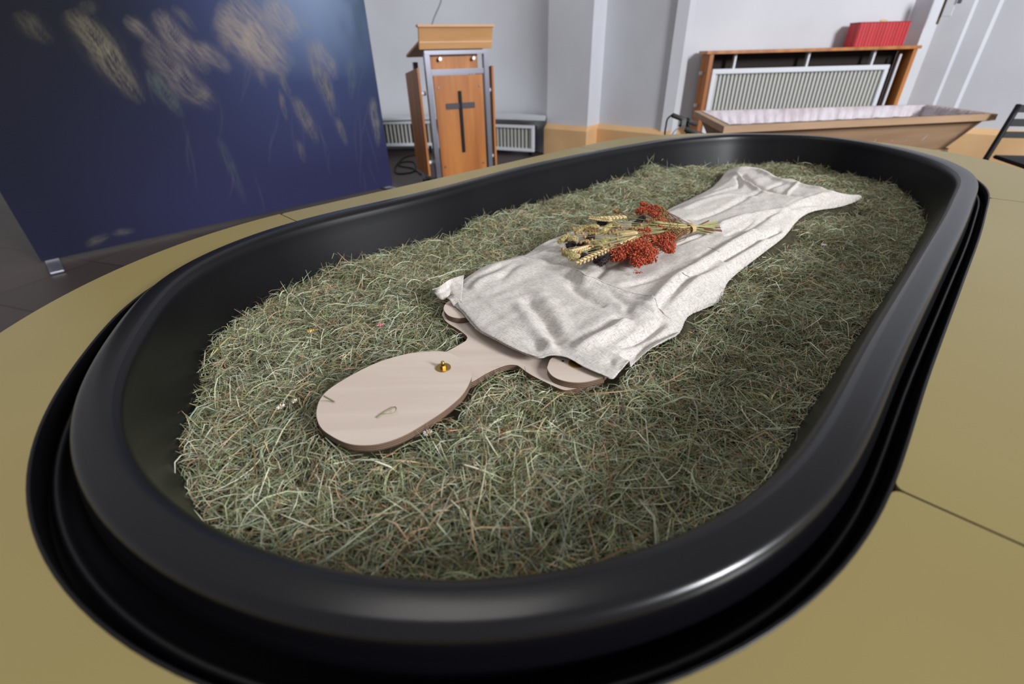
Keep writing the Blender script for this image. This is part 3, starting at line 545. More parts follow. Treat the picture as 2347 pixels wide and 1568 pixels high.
# ------------------------------------------------------------------ dried bouquet
M_wheat = mat('wheat_ear', lin(216, 196, 150), .6, col2=lin(190, 162, 112), scale=60.)
M_canary = mat('canary_grass', lin(198, 184, 132), .75, col2=lin(164, 150, 96), scale=80.)
M_seed = mat('flax_pod', lin(178, 138, 84), .55, col2=lin(146, 106, 58), scale=50.)
M_darkh = mat('dark_seed_head', lin(44, 26, 28), .8, col2=lin(28, 18, 20), scale=60.)
M_rust = mat('rust_gypsophila', lin(188, 84, 48), .8, col2=lin(150, 58, 34), scale=60.)
M_beige = mat('beige_gypsophila', lin(166, 132, 82), .8, col2=lin(130, 98, 58), scale=60.)
M_stem = mat('dried_stem', lin(190, 176, 122), .7, col2=lin(142, 142, 92), scale=20.)
M_stemb = mat('dark_stem', lin(110, 66, 48), .7); M_fine = mat('fine_twig', lin(138, 100, 66), .8); M_raffia = mat('raffia', lin(206, 178, 124), .7)
BQ = [0.42,1.296,0.66]
bq = thing('dried_bouquet', 'dried bouquet of wheat, seed heads and rust-red blossom tied with raffia on the linen cloth', 'bouquet', BQ)
def bpart(name, G, m): o = obj(name, G.V, G.F, m, bq, True); o.matrix_parent_inverse = Matrix.Translation(Vector(BQ)*-1); return o
TIE = Vector([0.515,1.275,0.672])
def stem_to_tie(G, p, r0=.0009, sag=.004, jit=.006):
    p = Vector(p); e = TIE + Vector((random.uniform(-jit, jit)*.7, random.uniform(-jit, jit)*.7, random.uniform(-jit, jit))); m_ = (p+e)/2 + Vector((random.uniform(-.006, .006), random.uniform(-.006, .006), sag)); G.tube(smoothpath([p, m_, e], 4), r0, 5)
def ear(base, tip):
    a, b_ = Vector(base), Vector(tip); u = (b_-a); Ln = u.length; u.normalize(); v = u.cross(Vector((0, 0, 1))).normalized(); n_ = v.cross(u); G = Geo(); nk = 9
    for i in range(nk):
        t = (i+.3)/nk; w_ = .0082*math.sin(PI*(.15+.8*t))**.6
        for s_ in (-1, 1, 0):
            c = a + u*Ln*(t+(.03 if s_ == 0 else 0)) + v*s_*w_ + n_*(.0022 if s_ == 0 else 0); dr = (u + v*s_*.75 + n_*(.4 if s_ == 0 else .08)).normalized()
            G.add(*ellipsoid(c, dr, (.0085, .0034, .0030), 4, 6))
    G.tube([a, b_], .001, 5)
    o = bpart('wheat_ear', G, M_wheat); g2 = Geo(); stem_to_tie(g2, a); s2 = obj('ear_stem', g2.V, g2.F, M_stem, o, True); s2.matrix_parent_inverse = o.matrix_parent_inverse.copy() if False else Matrix.Identity(4)
    return o
def fuzzy(name, base, tip, r0, m, ns=150, sp=.0035, ste=True):
    a, b_ = Vector(base), Vector(tip); u = b_-a; Ln = u.length; u.normalize(); v = u.orthogonal().normalized(); w_ = u.cross(v); G = Geo(); G.add(*ellipsoid((a+b_)/2, u, (Ln/2, r0*.85, r0*.85), 7, 10))
    for i in range(ns):
        t = random.uniform(.04, .97); ph = random.uniform(0, 2*PI); rr = r0*.85*math.sqrt(max(0, 1-(2*t-1)**2)); d = (v*math.cos(ph)+w_*math.sin(ph)); p = a+u*Ln*t+d*rr*.95
        dr = (d + u*.9).normalized(); q = p+dr*sp*random.uniform(.6, 1.2); s_ = dr.orthogonal().normalized()*sp*.16; s2 = dr.cross(s_)
        G.add([p+s_, p-s_*.5+s2*.87, p-s_*.5-s2*.87, q], [(0, 1, 3), (1, 2, 3), (2, 0, 3)])
    o = bpart(name, G, m); g2 = Geo(); stem_to_tie(g2, a); obj('head_stem', g2.V, g2.F, M_stem, o, True); o.data.polygons.foreach_set('use_smooth', [False]*len(o.data.polygons)); return o
for (b_, t_), z in zip([[[0.345,1.347,0.688],[0.251,1.349,0.684]],[[0.241,1.085,0.688],[0.155,1.008,0.684]],[[0.205,1.11,0.688],[0.15,1.085,0.684]],[[0.34,1.203,0.688],[0.303,1.2,0.684]],[[0.332,1.17,0.688],[0.284,1.127,0.684]],[[0.295,1.315,0.688],[0.241,1.358,0.684]]], range(9)):
    ear(b_, t_)
for b_, t_ in [[[0.297,1.291,0.684],[0.25,1.233,0.678]],[[0.267,1.175,0.684],[0.234,1.154,0.678]],[[0.167,1.207,0.684],[0.129,1.176,0.678]],[[0.183,1.188,0.684],[0.157,1.173,0.678]],[[0.222,1.281,0.684],[0.183,1.253,0.678]],[[0.257,1.278,0.684],[0.22,1.281,0.678]],[[0.212,1.159,0.684],[0.184,1.145,0.678]],[[0.159,1.072,0.684],[0.133,1.096,0.678]],[[0.172,1.063,0.684],[0.143,1.06,0.678]],[[0.311,1.27,0.684],[0.291,1.323,0.678]],[[0.237,1.103,0.684],[0.221,1.152,0.678]]]:
    fuzzy('canary_grass_head', b_, t_, .0088, M_canary, 420, .0055)
for b_, t_ in [[[0.408,1.368,0.682],[0.378,1.334,0.676]],[[0.174,1.154,0.682],[0.147,1.147,0.676]],[[0.246,1.071,0.682],[0.209,1.014,0.676]],[[0.23,1.201,0.682],[0.204,1.189,0.676]],[[0.19,1.069,0.682],[0.171,1.066,0.676]],[[0.292,1.322,0.682],[0.26,1.336,0.676]],[[0.217,1.103,0.682],[0.2,1.09,0.676]],[[0.385,1.31,0.682],[0.355,1.307,0.676]],[[0.2,1.142,0.682],[0.174,1.142,0.676]],[[0.227,1.044,0.682],[0.201,1.044,0.676]]]:
    fuzzy('dark_seed_head', b_, t_, .0090, M_darkh, 260, .0055)
PODS = [[0.179,1.262,0.686],[0.158,1.217,0.686],[0.164,1.199,0.686],[0.183,1.229,0.686],[0.2,1.22,0.686],[0.2,1.183,0.686],[0.218,1.212,0.686],[0.233,1.211,0.686],[0.181,1.13,0.686],[0.195,1.132,0.686],[0.214,1.153,0.686],[0.222,1.152,0.686],[0.206,1.101,0.686],[0.17,1.064,0.686],[0.135,1.116,0.686],[0.25,1.176,0.686],[0.266,1.194,0.686],[0.296,1.245,0.686],[0.311,1.251,0.686],[0.315,1.236,0.686],[0.291,1.227,0.686],[0.334,1.241,0.686],[0.343,1.248,0.686],[0.344,1.23,0.686],[0.368,1.261,0.686],[0.386,1.248,0.686],[0.287,1.19,0.686],[0.246,1.113,0.686],[0.252,1.11,0.686],[0.232,1.096,0.686],[0.296,1.199,0.686],[0.28,1.154,0.686],[0.372,1.257,0.686],[0.188,1.148,0.686],[0.2,1.12,0.686],[0.231,1.145,0.686],[0.258,1.223,0.686],[0.278,1.207,0.686]]
for i, p in enumerate(PODS):
    p = Vector(p) + Vector((0, 0, random.uniform(-.006, .008))); G = Geo(); G.add(*ellipsoid(p, (0, 0, 1), (.0048, .0045, .0045), 6, 9)); o = bpart('flax_pod', G, M_seed)
    g2 = Geo(); stem_to_tie(g2, p, .0005, jit=.008); obj('pod_stem', g2.V, g2.F, M_stem, o, True)
def cluster(name, c, r0, m, n_, sz, fine):
    c = Vector(c); G = Geo(); g2 = Geo()
    for k in range(n_):
        d = Vector((random.gauss(0, 1), random.gauss(0, 1), random.gauss(0, .7))).normalized()*r0*(random.random()**.45)*random.choice((1, 1, 1.25)); d.z *= .65; p = c+d
        if p.z < .662: p.z = .662+random.uniform(0, .01)
        s_ = sz*random.uniform(.6, 1.25); G.add(*ellipsoid(p, (random.gauss(0, 1), random.gauss(0, 1), random.gauss(0, 1)), (s_, s_*.85, s_*.7), 3, 5))
        if k % 7 == 0: g2.tube([p, c + (TIE-c)*.15 + Vector((0, 0, .002)), ], .0004, 3)
    stem_to_tie(g2, c + (TIE-c)*.15, .0008, jit=.01)
    for k in range(6): e = c + (TIE-c)*.8; g2.tube(smoothpath([c+Vector((random.uniform(-1, 1)*r0, random.uniform(-1, 1)*r0, 0)), (c+e)/2+Vector((random.uniform(-.02, .02), random.uniform(-.02, .02), 0)), e], 3), .0004, 3)
    o = bpart(name, G, m); obj('twiglets', g2.V, g2.F, fine, o, True); return o
for (x, y, z, r0) in [[0.442,1.514,0.682,0.0104],[0.416,1.44,0.682,0.0179],[0.452,1.445,0.682,0.0253],[0.445,1.375,0.682,0.0179],[0.443,1.325,0.682,0.0149],[0.423,1.25,0.682,0.0179],[0.413,1.181,0.682,0.0238],[0.4,1.131,0.682,0.0193],[0.412,1.127,0.682,0.0134],[0.398,1.095,0.682,0.0119],[0.367,1.219,0.682,0.0238],[0.368,1.171,0.682,0.0238],[0.333,1.136,0.682,0.0268],[0.31,1.101,0.682,0.0327],[0.287,1.091,0.682,0.0238],[0.322,1.066,0.682,0.0327],[0.303,1.024,0.682,0.0164],[0.263,1.07,0.682,0.0223],[0.349,1.093,0.682,0.0179],[0.278,1.122,0.682,0.0149],[0.33,1.043,0.682,0.0149]]:
    cluster('rust_blossom_spray', (x, y, z-.004), r0, M_rust, int(1100*r0/.02)//4, .0030, M_fine)
for (x, y, z, r0) in [[0.418,1.313,0.684,0.0208],[0.458,1.35,0.684,0.0164],[0.455,1.286,0.684,0.0223],[0.451,1.227,0.684,0.0223],[0.477,1.4,0.684,0.0134],[0.478,1.445,0.684,0.0119],[0.408,1.321,0.684,0.0134],[0.447,1.242,0.684,0.0179],[0.333,1.431,0.684,0.0104],[0.231,1.252,0.684,0.0179],[0.433,1.273,0.684,0.0179]]:
    cluster('beige_blossom_spray', (x, y, z-.004), r0, M_beige, int(900*r0/.02)//4, .0022, M_fine)
ENDS = [[0.589,1.337,0.678],[0.586,1.307,0.673],[0.584,1.278,0.667],[0.608,1.324,0.676],[0.605,1.295,0.671],[0.602,1.267,0.665],[0.588,1.315,0.674],[0.585,1.286,0.669],[0.609,1.333,0.678],[0.606,1.303,0.672],[0.604,1.274,0.667],[0.589,1.323,0.676],[0.587,1.294,0.67],[0.585,1.266,0.665],[0.608,1.311,0.674],[0.605,1.282,0.668],[0.591,1.331,0.677],[0.588,1.301,0.672],[0.586,1.273,0.666],[0.609,1.319,0.675],[0.607,1.289,0.67],[0.567,1.265,0.664],[0.59,1.309,0.673],[0.587,1.281,0.668],[0.611,1.327,0.677],[0.608,1.297,0.671],[0.568,1.272,0.666],[0.591,1.317,0.675],[0.589,1.288,0.669],[0.613,1.335,0.678],[0.61,1.305,0.673],[0.57,1.28,0.667],[0.593,1.326,0.676],[0.59,1.296,0.671]]
for i, e in enumerate(ENDS):
    e = Vector(e); G = Geo(); j = Vector((random.uniform(-.008, .008), random.uniform(-.008, .008), random.uniform(-.009, .009))); s0 = TIE+j*.8; a = TIE + (TIE-e)*random.uniform(.5, 2.0) + j*2.2
    G.tube(smoothpath([a, s0, e + Vector((0, 0, -.002+j.z*.4))], 4), random.uniform(.0011, .0021), 6); bpart('stem', G, M_stemb if i % 5 == 0 else M_stem)
G = Geo(); ax = (Vector(ENDS[3])-TIE).normalized(); sx_ = ax.cross(Vector((0, 0, 1))).normalized(); up_ = sx_.cross(ax)
for k in range(6):
    G.tube([TIE + ax*(k-2.5)*.0022 + (sx_*math.cos(a)*.0145 + up_*math.sin(a)*.0115) + ax*random.uniform(-.0006, .0006) for a in np.linspace(0, 2*PI, 22)], .0013, 5)
G.tube(smoothpath([TIE+up_*.011, TIE+up_*.022-ax*.004+sx_*.004, TIE+up_*.026-ax*.012-sx_*.006], 4), .0007, 4); G.tube(smoothpath([TIE+up_*.011, TIE+up_*.018+ax*.004-sx_*.006, TIE+up_*.020+ax*.001-sx_*.014], 4), .0007, 4)
bpart('raffia_tie', G, M_raffia)
sp_ = Geo(); cc = Vector([0.298,0.999,0.662])
for k in range(16): sp_.add(*ellipsoid(cc+Vector((random.gauss(0, .004), random.gauss(0, .004), random.uniform(0, .003))), (1, 0, 0), (.0018, .0015, .0012), 3, 5))
tag(obj('fallen_blossom', sp_.V, sp_.F, M_rust, None, True), 'small rust-red fragment fallen on the linen below the bouquet', 'dried flower')

# ------------------------------------------------------------------ printed banner
B0 = np.array([-3.044,2.868,0.03]); BD = np.array([0.7125,0.7016]); BL = 2.6652
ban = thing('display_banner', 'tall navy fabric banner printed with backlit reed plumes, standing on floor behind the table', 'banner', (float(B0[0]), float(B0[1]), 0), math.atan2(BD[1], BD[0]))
nx, nz = 330, 300; SX = np.linspace(0, BL, nx); SZ = np.linspace(.03, 2.45, nz); S, Zb = np.meshgrid(SX, SZ, indexing='ij')
def mix(a, b, t): return a*(1-t[..., None]) + b*t[..., None]
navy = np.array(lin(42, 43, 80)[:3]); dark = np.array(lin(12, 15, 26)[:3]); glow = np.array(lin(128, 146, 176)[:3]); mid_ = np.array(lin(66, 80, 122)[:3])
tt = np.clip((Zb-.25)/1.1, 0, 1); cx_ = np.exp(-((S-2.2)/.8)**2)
col = mix(np.broadcast_to(navy, S.shape+(3,)), dark, np.clip(tt*1.0*(1-cx_)*np.clip((2.1-S)/1.1, 0, 1), 0, 1)); col = mix(col, dark, np.clip((1.1-S)/1.3, 0, .7))  # print gradient; vignette and shadow on the left are painted into these colours
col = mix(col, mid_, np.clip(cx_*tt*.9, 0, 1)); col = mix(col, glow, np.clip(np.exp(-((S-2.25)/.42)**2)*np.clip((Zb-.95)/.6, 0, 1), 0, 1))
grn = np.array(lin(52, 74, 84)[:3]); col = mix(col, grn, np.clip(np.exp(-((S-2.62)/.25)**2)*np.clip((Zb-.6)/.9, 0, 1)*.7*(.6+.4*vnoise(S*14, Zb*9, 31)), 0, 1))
PC = [np.array(lin(*c_)[:3]) for c_ in ((144, 134, 108), (108, 126, 108), (164, 150, 134), (158, 154, 138))]
for (p, q, w_, ci, st) in [[[0.706,1.392],[0.876,0.875],0.0633,0.0,0.75],[[0.474,1.376],[0.54,1.207],0.0431,0.0,0.25],[[0.981,1.077],[1.079,0.772],0.0403,1.0,0.5],[[0.952,1.354],[1.101,1.214],0.0345,2.0,0.5],[[1.129,1.397],[1.342,1.034],0.0575,2.0,0.6],[[1.007,1.224],[1.32,0.831],0.0863,2.0,0.45],[[1.308,1.233],[1.486,1.039],0.046,2.0,0.6],[[1.543,1.469],[1.942,1.035],0.1437,2.0,0.8],[[1.877,1.509],[2.041,1.231],0.0863,2.0,0.8],[[1.495,1.392],[1.755,1.098],0.0805,2.0,0.7],[[1.662,1.322],[1.892,1.016],0.0863,2.0,0.6],[[1.478,1.274],[1.518,1.147],0.0259,0.0,0.4],[[1.664,1.089],[1.704,0.924],0.023,0.0,0.4],[[2.104,1.256],[2.191,0.664],0.0403,0.0,0.65],[[2.159,1.251],[2.3,0.953],0.046,2.0,0.6],[[1.897,0.871],[2.013,0.494],0.0431,0.0,0.6],[[1.799,0.919],[1.79,0.691],0.0173,0.0,0.5],[[2.222,0.695],[2.266,0.437],0.0259,0.0,0.5],[[2.459,1.138],[2.389,0.794],0.0345,1.0,0.4],[[2.602,0.821],[2.579,0.393],0.0316,3.0,0.65],[[1.843,0.555],[1.856,0.354],0.023,0.0,0.35],[[1.265,0.646],[1.302,0.105],0.0259,1.0,0.28],[[0.245,0.072],[0.405,0.116],0.0201,0.0,0.35],[[0.405,0.116],[0.551,0.104],0.0173,0.0,0.35],[[1.25,1.433],[1.351,1.281],0.023,0.0,0.35],[[1.31,0.957],[1.164,0.856],0.0287,0.0,0.35],[[2.193,1.067],[2.222,0.712],0.0259,0.0,0.5],[[1.833,1.047],[1.859,0.836],0.023,0.0,0.45],[[2.096,1.385],[2.151,1.302],0.0201,0.0,0.4],[[0.787,1.436],[0.808,1.363],0.0345,0.0,0.2]]:
    p = np.array(p); q = np.array(q); d = q-p; Ln = np.hypot(*d); d = d/Ln; a = ((S-p[0])*d[0] + (Zb-p[1])*d[1])/Ln; b_ = (S-p[0])*-d[1] + (Zb-p[1])*d[0]
    b2 = b_ + .35*w_*vnoise(a*3+p[0]*7, a*0+p[1]*5, 21); env = np.clip(np.sin(PI*np.clip(a, 0, 1)**.75), 0, 1)**.7
    hair = .62 + .5*vnoise(a*Ln*14 - np.abs(b2)*40, b2*160 + a*5, 22) + .35*vnoise(a*Ln*34 + np.abs(b2)*60, b2*60, 23)
    wid_ = w_*(.35+.75*env); k = np.exp(-(b2/wid_)**2)*env*np.clip(hair, 0, 1.3)*((a > 0) & (a < 1)); edge = np.exp(-((np.abs(b2)-wid_*.8)/(wid_*.25))**2)*env*((a > 0) & (a < 1))*.18
    col = mix(col, PC[int(ci)], np.clip((k+edge)*st*.8, 0, .85))
    # thin stalk below the plume
for i in range(26):
    s0 = rng.uniform(.9, 2.6); z0 = rng.uniform(.25, 1.2); a_ = rng.uniform(-.45, .1); Ln = rng.uniform(.2, .6); dx, dz = math.sin(a_), -math.cos(a_); a = ((S-s0)*dx+(Zb-z0)*dz)/Ln; b_ = (S-s0)*-dz+(Zb-z0)*dx + .03*np.sin(a*3+i)
    col = mix(col, PC[2], np.clip(np.exp(-(b_/.007)**2)*.05*np.sin(PI*np.clip(a, 0, 1)), 0, 1))
V = np.stack([S.ravel(), np.zeros(S.size), Zb.ravel()], 1); ii = np.arange(nx*nz).reshape(nx, nz); F_ = np.stack([ii[:-1, :-1], ii[1:, :-1], ii[1:, 1:], ii[:-1, 1:]], -1).reshape(-1, 4)
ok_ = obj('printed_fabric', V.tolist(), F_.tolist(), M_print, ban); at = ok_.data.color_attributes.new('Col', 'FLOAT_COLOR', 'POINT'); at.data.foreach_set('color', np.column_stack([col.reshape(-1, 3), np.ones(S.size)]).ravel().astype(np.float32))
M_navy = mat('navy_backing', lin(30, 32, 62), .8)
boxobj('banner_body', (BL/2, .018, 1.24), (BL, .034, 2.42), M_navy, ban, bev=.010)
for x in (.05, BL-.04): boxobj('foot', (x, -.04, .012), (.07, .42, .012), M_alu, ban, bev=.004)

# ------------------------------------------------------------------ lectern
lec = thing('lectern', 'orange beech and steel lectern with a black cross on its front panel', 'lectern', (-.405, 4.58, 0), math.radians(25))
W2 = .262
def rb(name, c, s, m, parent=lec, rot=None, bev=.003): return boxobj(name, c, s, m, parent, rot, bev)
for x in (-W2, W2):
    rb('post', (x, .0, .60), (.045, .045, 1.10), M_steel); rb('post', (x, .36, .56), (.04, .04, 1.02), M_steel)
rb('crossbar', (0, 0, 1.135), (2*W2+.045, .05, .03), M_steel); rb('crossbar', (0, -.005, .995), (2*W2-.045, .02, .042), M_steel)
fp = rb('front_panel', (0, -.004, .545), (2*W2-.075, .018, .85), M_wood); rb('upper_panel', (-.015, .03, 1.065), (2*W2-.095, .018, .12), M_wood)
rb('cross_upright', (.0, -.018, .60), (.032, .008, .50), M_dark, fp); rb('cross_arm', (.0, -.0172, .735), (.27, .0065, .046), mat('cross_grey', lin(62, 56, 64), .5), fp)
for x in (-.19, .19):
    for z in (.24, .88):
        b = bmesh.new(); bmesh.ops.create_cone(b, cap_ends=True, segments=14, radius1=.009, radius2=.008, depth=.008, matrix=Matrix.Translation((x, -.016, z)) @ Matrix.Rotation(PI/2, 4, 'X')); bobj('screw_cap', b, mat('screw_brown', lin(150, 104, 66), .4) if False else M_steel, lec)
for x in (-.15, .15):
    b = bmesh.new(); bmesh.ops.create_cone(b, cap_ends=True, segments=14, radius1=.016, radius2=.014, depth=.04, matrix=Matrix.Translation((x, .0, 1.09)) @ Matrix.Rotation(PI/2, 4, 'X')); bobj('panel_knob', b, M_alu, lec)
for s_ in (-1, 1):
    x = s_*(W2+.075); V = [(x-.009, .02, .17), (x+.009, .02, .17), (x+.009, .42, .17), (x-.009, .42, .17), (x-.009, .02, 1.03), (x+.009, .02, 1.03), (x+.009, .42, .985), (x-.009, .42, .985)]
    obj('side_panel', V, [(0, 1, 2, 3), (4, 7, 6, 5), (0, 4, 5, 1), (1, 5, 6, 2), (2, 6, 7, 3), (3, 7, 4, 0)], M_wood, lec)
    for z in (.28, .84):
        b = bmesh.new(); bmesh.ops.create_cone(b, cap_ends=True, segments=12, radius1=.017, radius2=.017, depth=.05, matrix=Matrix.Translation((s_*(W2+.045), .06, z)) @ Matrix.Rotation(PI/2, 4, 'Y')); bobj('spacer', b, M_white, lec)
rx = Matrix.Rotation(math.radians(-9), 3, 'X')
rb('reading_desk', (0, .19, 1.165), (.64, .46, .022), M_woodl, rot=Matrix.Rotation(math.radians(-12), 3, 'X'))
rb('desk_front_board', (.0, -.03, 1.235), (.64, .022, .155), M_woodl, rot=Matrix.Rotation(math.radians(14), 3, 'X'))
rb('desk_cap', (.0, -.048, 1.315), (.66, .05, .018), M_woodl)
rb('base_plate', (0, .2, .05), (.60, .46, .03), M_dark)
for x in (-.25, .25):
    for y in (.0, .38):
        b = bmesh.new(); bmesh.ops.create_cone(b, cap_ends=True, segments=16, radius1=.018, radius2=.018, depth=.02, matrix=Matrix.Translation((x, y, .018)) @ Matrix.Rotation(PI/2, 4, 'Y')); bobj('caster', b, M_dark, lec)
tube('microphone_stem', smoothpath([(-.20, .0, 1.30), (-.165, .0, 1.37), (-.10, .02, 1.46), (-.085, .03, 1.50), (-.09, .08, 1.62), (-.09, .14, 1.68)], 5), .006, mat('mic_grey', lin(120, 120, 126), .5), lec)
V, F_ = ellipsoid((-.09, .17, 1.70), (0, .7, .5), (.035, .014, .014)); obj('microphone_head', V, F_, M_dark, lec, True)
cb = Geo(); cb.tube(smoothpath([[-1.201,6.54,0.008],[-1.338,6.343,0.008],[-1.324,5.713,0.008],[-1.225,5.394,0.008],[-1.059,5.511,0.008],[-1.156,6.031,0.008],[-1.311,6.052,0.008],[-1.296,5.837,0.008],[-1.109,5.661,0.008],[-0.955,5.316,0.008]], 6), .008, 6)
tag(obj('floor_cable', cb.V, cb.F, M_dark, None, True), 'black cable lying in loops on the floor left of the lectern', 'cable')

# ------------------------------------------------------------------ low radiators in the apse
def grille(name, label, p0, p1, z0, z1, n_, group=None):
    a = Vector((p0[0], p0[1], 0)); b_ = Vector((p1[0], p1[1], 0)); d = b_-a; Ln = d.length
    r_ = thing(name, label, 'radiator', a, math.atan2(d.y, d.x), group); fr = bmesh.new(); t = .035
    for c_, s_ in (((Ln/2, 0, z1-t/2), (Ln, .04, t)), ((Ln/2, 0, z0+t/2), (Ln, .04, t)), ((t/2, 0, (z0+z1)/2), (t, .04, z1-z0-2*t)), ((Ln-t/2, 0, (z0+z1)/2), (t, .04, z1-z0-2*t))): box(fr, c_, s_, None, .004)
    bobj('grille_frame', fr, M_white, r_); sl = bmesh.new()
    for i in range(n_):
        x = t + (Ln-2*t)*(i+.5)/n_; box(sl, (x, .01, (z0+z1)/2), ((Ln-2*t)/n_*.48, .014, z1-z0-2*t), None, 0)
    bobj('slats', sl, M_rad, r_); boxobj('heater_core', (Ln/2, .075, (z0+z1)/2), (Ln-.02, .08, z1-z0-.03), mat('core_dark', lin(14, 22, 48), .7), r_)
    for x in (.08, Ln-.08): boxobj('support', (x, .07, z0/2), (.03, .05, z0), M_dark, r_)
    return r_
GR = 'low radiators along the apse'
grille('radiator', 'low white slatted radiator between the banner and the lectern', (-2.25, 6.74), (-.965, 6.66), .10, .405, 24, GR)
grille('radiator', 'low white slatted radiator right of the lectern, angled toward the pier', (-.40, 6.62), (.345, 6.25), .055, .36, 15, GR)
sh = [(-2.6, 6.62), (-.95, 6.60), (-.3, 6.50), (.1, 6.32), (.47, 6.12)]; bk = [(-2.6, 7.0), (-.95, 7.0), (-.3, 6.92), (.15, 6.75), (.50, 6.42)]
V = [(x, y, z) for z in (.425, .452) for x, y in sh+bk[::-1]]; n = len(sh)*2; F_ = [tuple(range(n))[::-1], tuple(range(n, 2*n))] + [(i, (i+1) % n, n+(i+1) % n, n+i) for i in range(n)]
tag(obj('window_board', V, F_, M_wall), 'narrow white ledge board running above the two low radiators', 'shelf')

# ------------------------------------------------------------------ radiator cabinet with red box
cab = thing('radiator_cabinet', 'orange beech surround with open front enclosing the tall radiator', 'cabinet', (2.06, 5.66, 0))
CW = 2.10; CDp = .22
boxobj('top_board', (CW/2, -CDp/2, 1.082), (CW+.05, CDp+.02, .028), M_wood, cab)
for x in (.03, CW-.02): boxobj('side_board', (x, -CDp/2, .54), (.04, CDp, 1.055), M_wood, cab)
boxobj('back_board', (CW/2, -.010, .55), (CW-.1, .012, 1.03), M_darkwood, cab)
for z in (.90, .60): boxobj('wall_bracket', (-.012, -CDp/2, z), (.03, .03, .03), M_white, cab)
rd = thing('radiator', 'tall white panel radiator with slatted front inside the beech surround', 'radiator', (2.06, 5.66, 0), group=None)
fr = bmesh.new(); x0, x1, z0, z1 = .075, 1.90, .22, .935; t = .045
for c_, s_ in (((x0/2+x1/2, -.17, z1-t/2), (x1-x0, .035, t)), ((x0/2+x1/2, -.17, z0+t/2), (x1-x0, .035, t)), ((x0+t/2, -.17, (z0+z1)/2), (t, .035, z1-z0-2*t)), ((x1-t/2, -.17, (z0+z1)/2), (t, .035, z1-z0-2*t))): box(fr, c_, s_, None, .004)
bobj('radiator_frame', fr, M_white, rd); sl = bmesh.new(); ns = 42
for i in range(ns):
    x = x0+t+(x1-x0-2*t)*(i+.5)/ns; box(sl, (x, -.15, (z0+z1)/2), (.027, .018, z1-z0-2*t), None, .003)
bobj('slats', sl, M_rad, rd); boxobj('heater_core', ((x0+x1)/2, -.10, (z0+z1)/2-.02), (x1-x0-.05, .05, z1-z0-.08), mat('core_grey', lin(120, 124, 122), .6), rd)
for x in (.30, 1.05, 1.72): boxobj('hanger', (x, -.135, 1.0), (.022, .05, .135), M_white, rd)
boxobj('supply_pipe', (2.0, -.14, .55), (.022, .022, .95), M_white, rd)
for z in (.31, .24): 
    V, F_ = ellipsoid((-.05, -.15, z), (0, 0, 1), (.045, .03, .03)); obj('valve_knob', V, F_, M_white, rd, True)
V, F_ = tube_geo([(-.05, -.15, 0), (-.05, -.15, .24)], .012, 8); obj('valve_pipe', V, F_, M_white, rd, True)
rbx = thing('red_box', 'red ribbed cardboard box standing on the right end of the beech radiator surround', 'box', (3.77, 5.56, 1.0965), math.radians(0))
boxobj('box_body', (0, 0, .10), (.50, .17, .20), M_red, rbx, bev=.003)
gl = bmesh.new()
for i in range(16): box(gl, (-.235+i*.0313, -.087, .10), (.013, .006, .19), None, 0)
bobj('ribs', gl, mat('red_rib', lin(196, 30, 40), .45), rbx); boxobj('lid', (0, 0, .203), (.506, .176, .008), mat('red_lid', lin(158, 14, 34), .5), rbx)
V, F_ = ellipsoid((.0, -.04, .215), (1, 0, 0), (.04, .015, .008)); obj('ribbon_bow', V, F_, M_raffia, rbx, True)
# lock fitting on the right bay
lf = thing('door_fitting', 'small white lock fitting with brass side plate on the panelled wall', 'lock', [4.246,5.35,1.406], math.radians(-45))
boxobj('lock_case', (.0, -.01, .03), (.07, .045, .22), M_white, lf); boxobj('side_plate', (-.05, .0, -.01), (.018, .03, .26), mat('old_brass', lin(120, 106, 70), .5, .6), lf)
boxobj('latch_knob', (.06, -.03, .04), (.03, .03, .05), mat('knob_grey', lin(90, 92, 104), .4), lf)

# ------------------------------------------------------------------ open coffin
cof = thing('coffin', 'open pale oak coffin with white pleated lining on a low stand behind the trough', 'coffin')
TOP = [[1.341,3.095,0.7],[3.26,3.35,0.7],[3.328,4.043,0.7],[1.474,4.015,0.7]]
def inset(Q, d, z):
    c_ = sum((Vector(q[:2]) for q in Q), Vector((0, 0)))/4; out = []
    for i in range(4):
        a, b_, e = Vector(Q[i-1][:2]), Vector(Q[i][:2]), Vector(Q[(i+1) % 4][:2]); n1 = (b_-a).normalized(); n2 = (e-b_).normalized(); p1 = Vector((-n1.y, n1.x)); p2 = Vector((-n2.y, n2.x)); m_ = (p1+p2).normalized(); k = d/max(.3, m_.dot(p1)); out.append((b_.x+m_.x*k, b_.y+m_.y*k, z))
    return out
def loft(name, loops, m, parent, capl=True, cape=False):
    V = [p for l in loops for p in l]; F_ = []
    for r_ in range(len(loops)-1):
        for i in range(4): F_.append((r_*4+i, r_*4+(i+1) % 4, (r_+1)*4+(i+1) % 4, (r_+1)*4+i))
    if capl: k = (len(loops)-1)*4; F_.append((k, k+1, k+2, k+3))
    if cape: F_.append((3, 2, 1, 0))
    return obj(name, V, F_, m, parent)
loft('rim_moulding', [inset(TOP, .05, .70), inset(TOP, .0, .70), inset(TOP, .0, .662), inset(TOP, .045, .652), inset(TOP, .05, .70)], M_cof, cof, False)
loft('coffin_shell', [inset(TOP, .045, .655), inset(TOP, .05, .648), inset(TOP, .105, .55), inset(TOP, .155, .46), inset(TOP, .16, .44)], M_cof, cof)
loft('base_moulding', [inset(TOP, .13, .47), inset(TOP, .135, .465), inset(TOP, .125, .43), inset(TOP, .16, .43)], M_cof, cof)
ins_ = []
IL = inset(TOP, .05, .70); n_ = 60; V = []; F_ = []
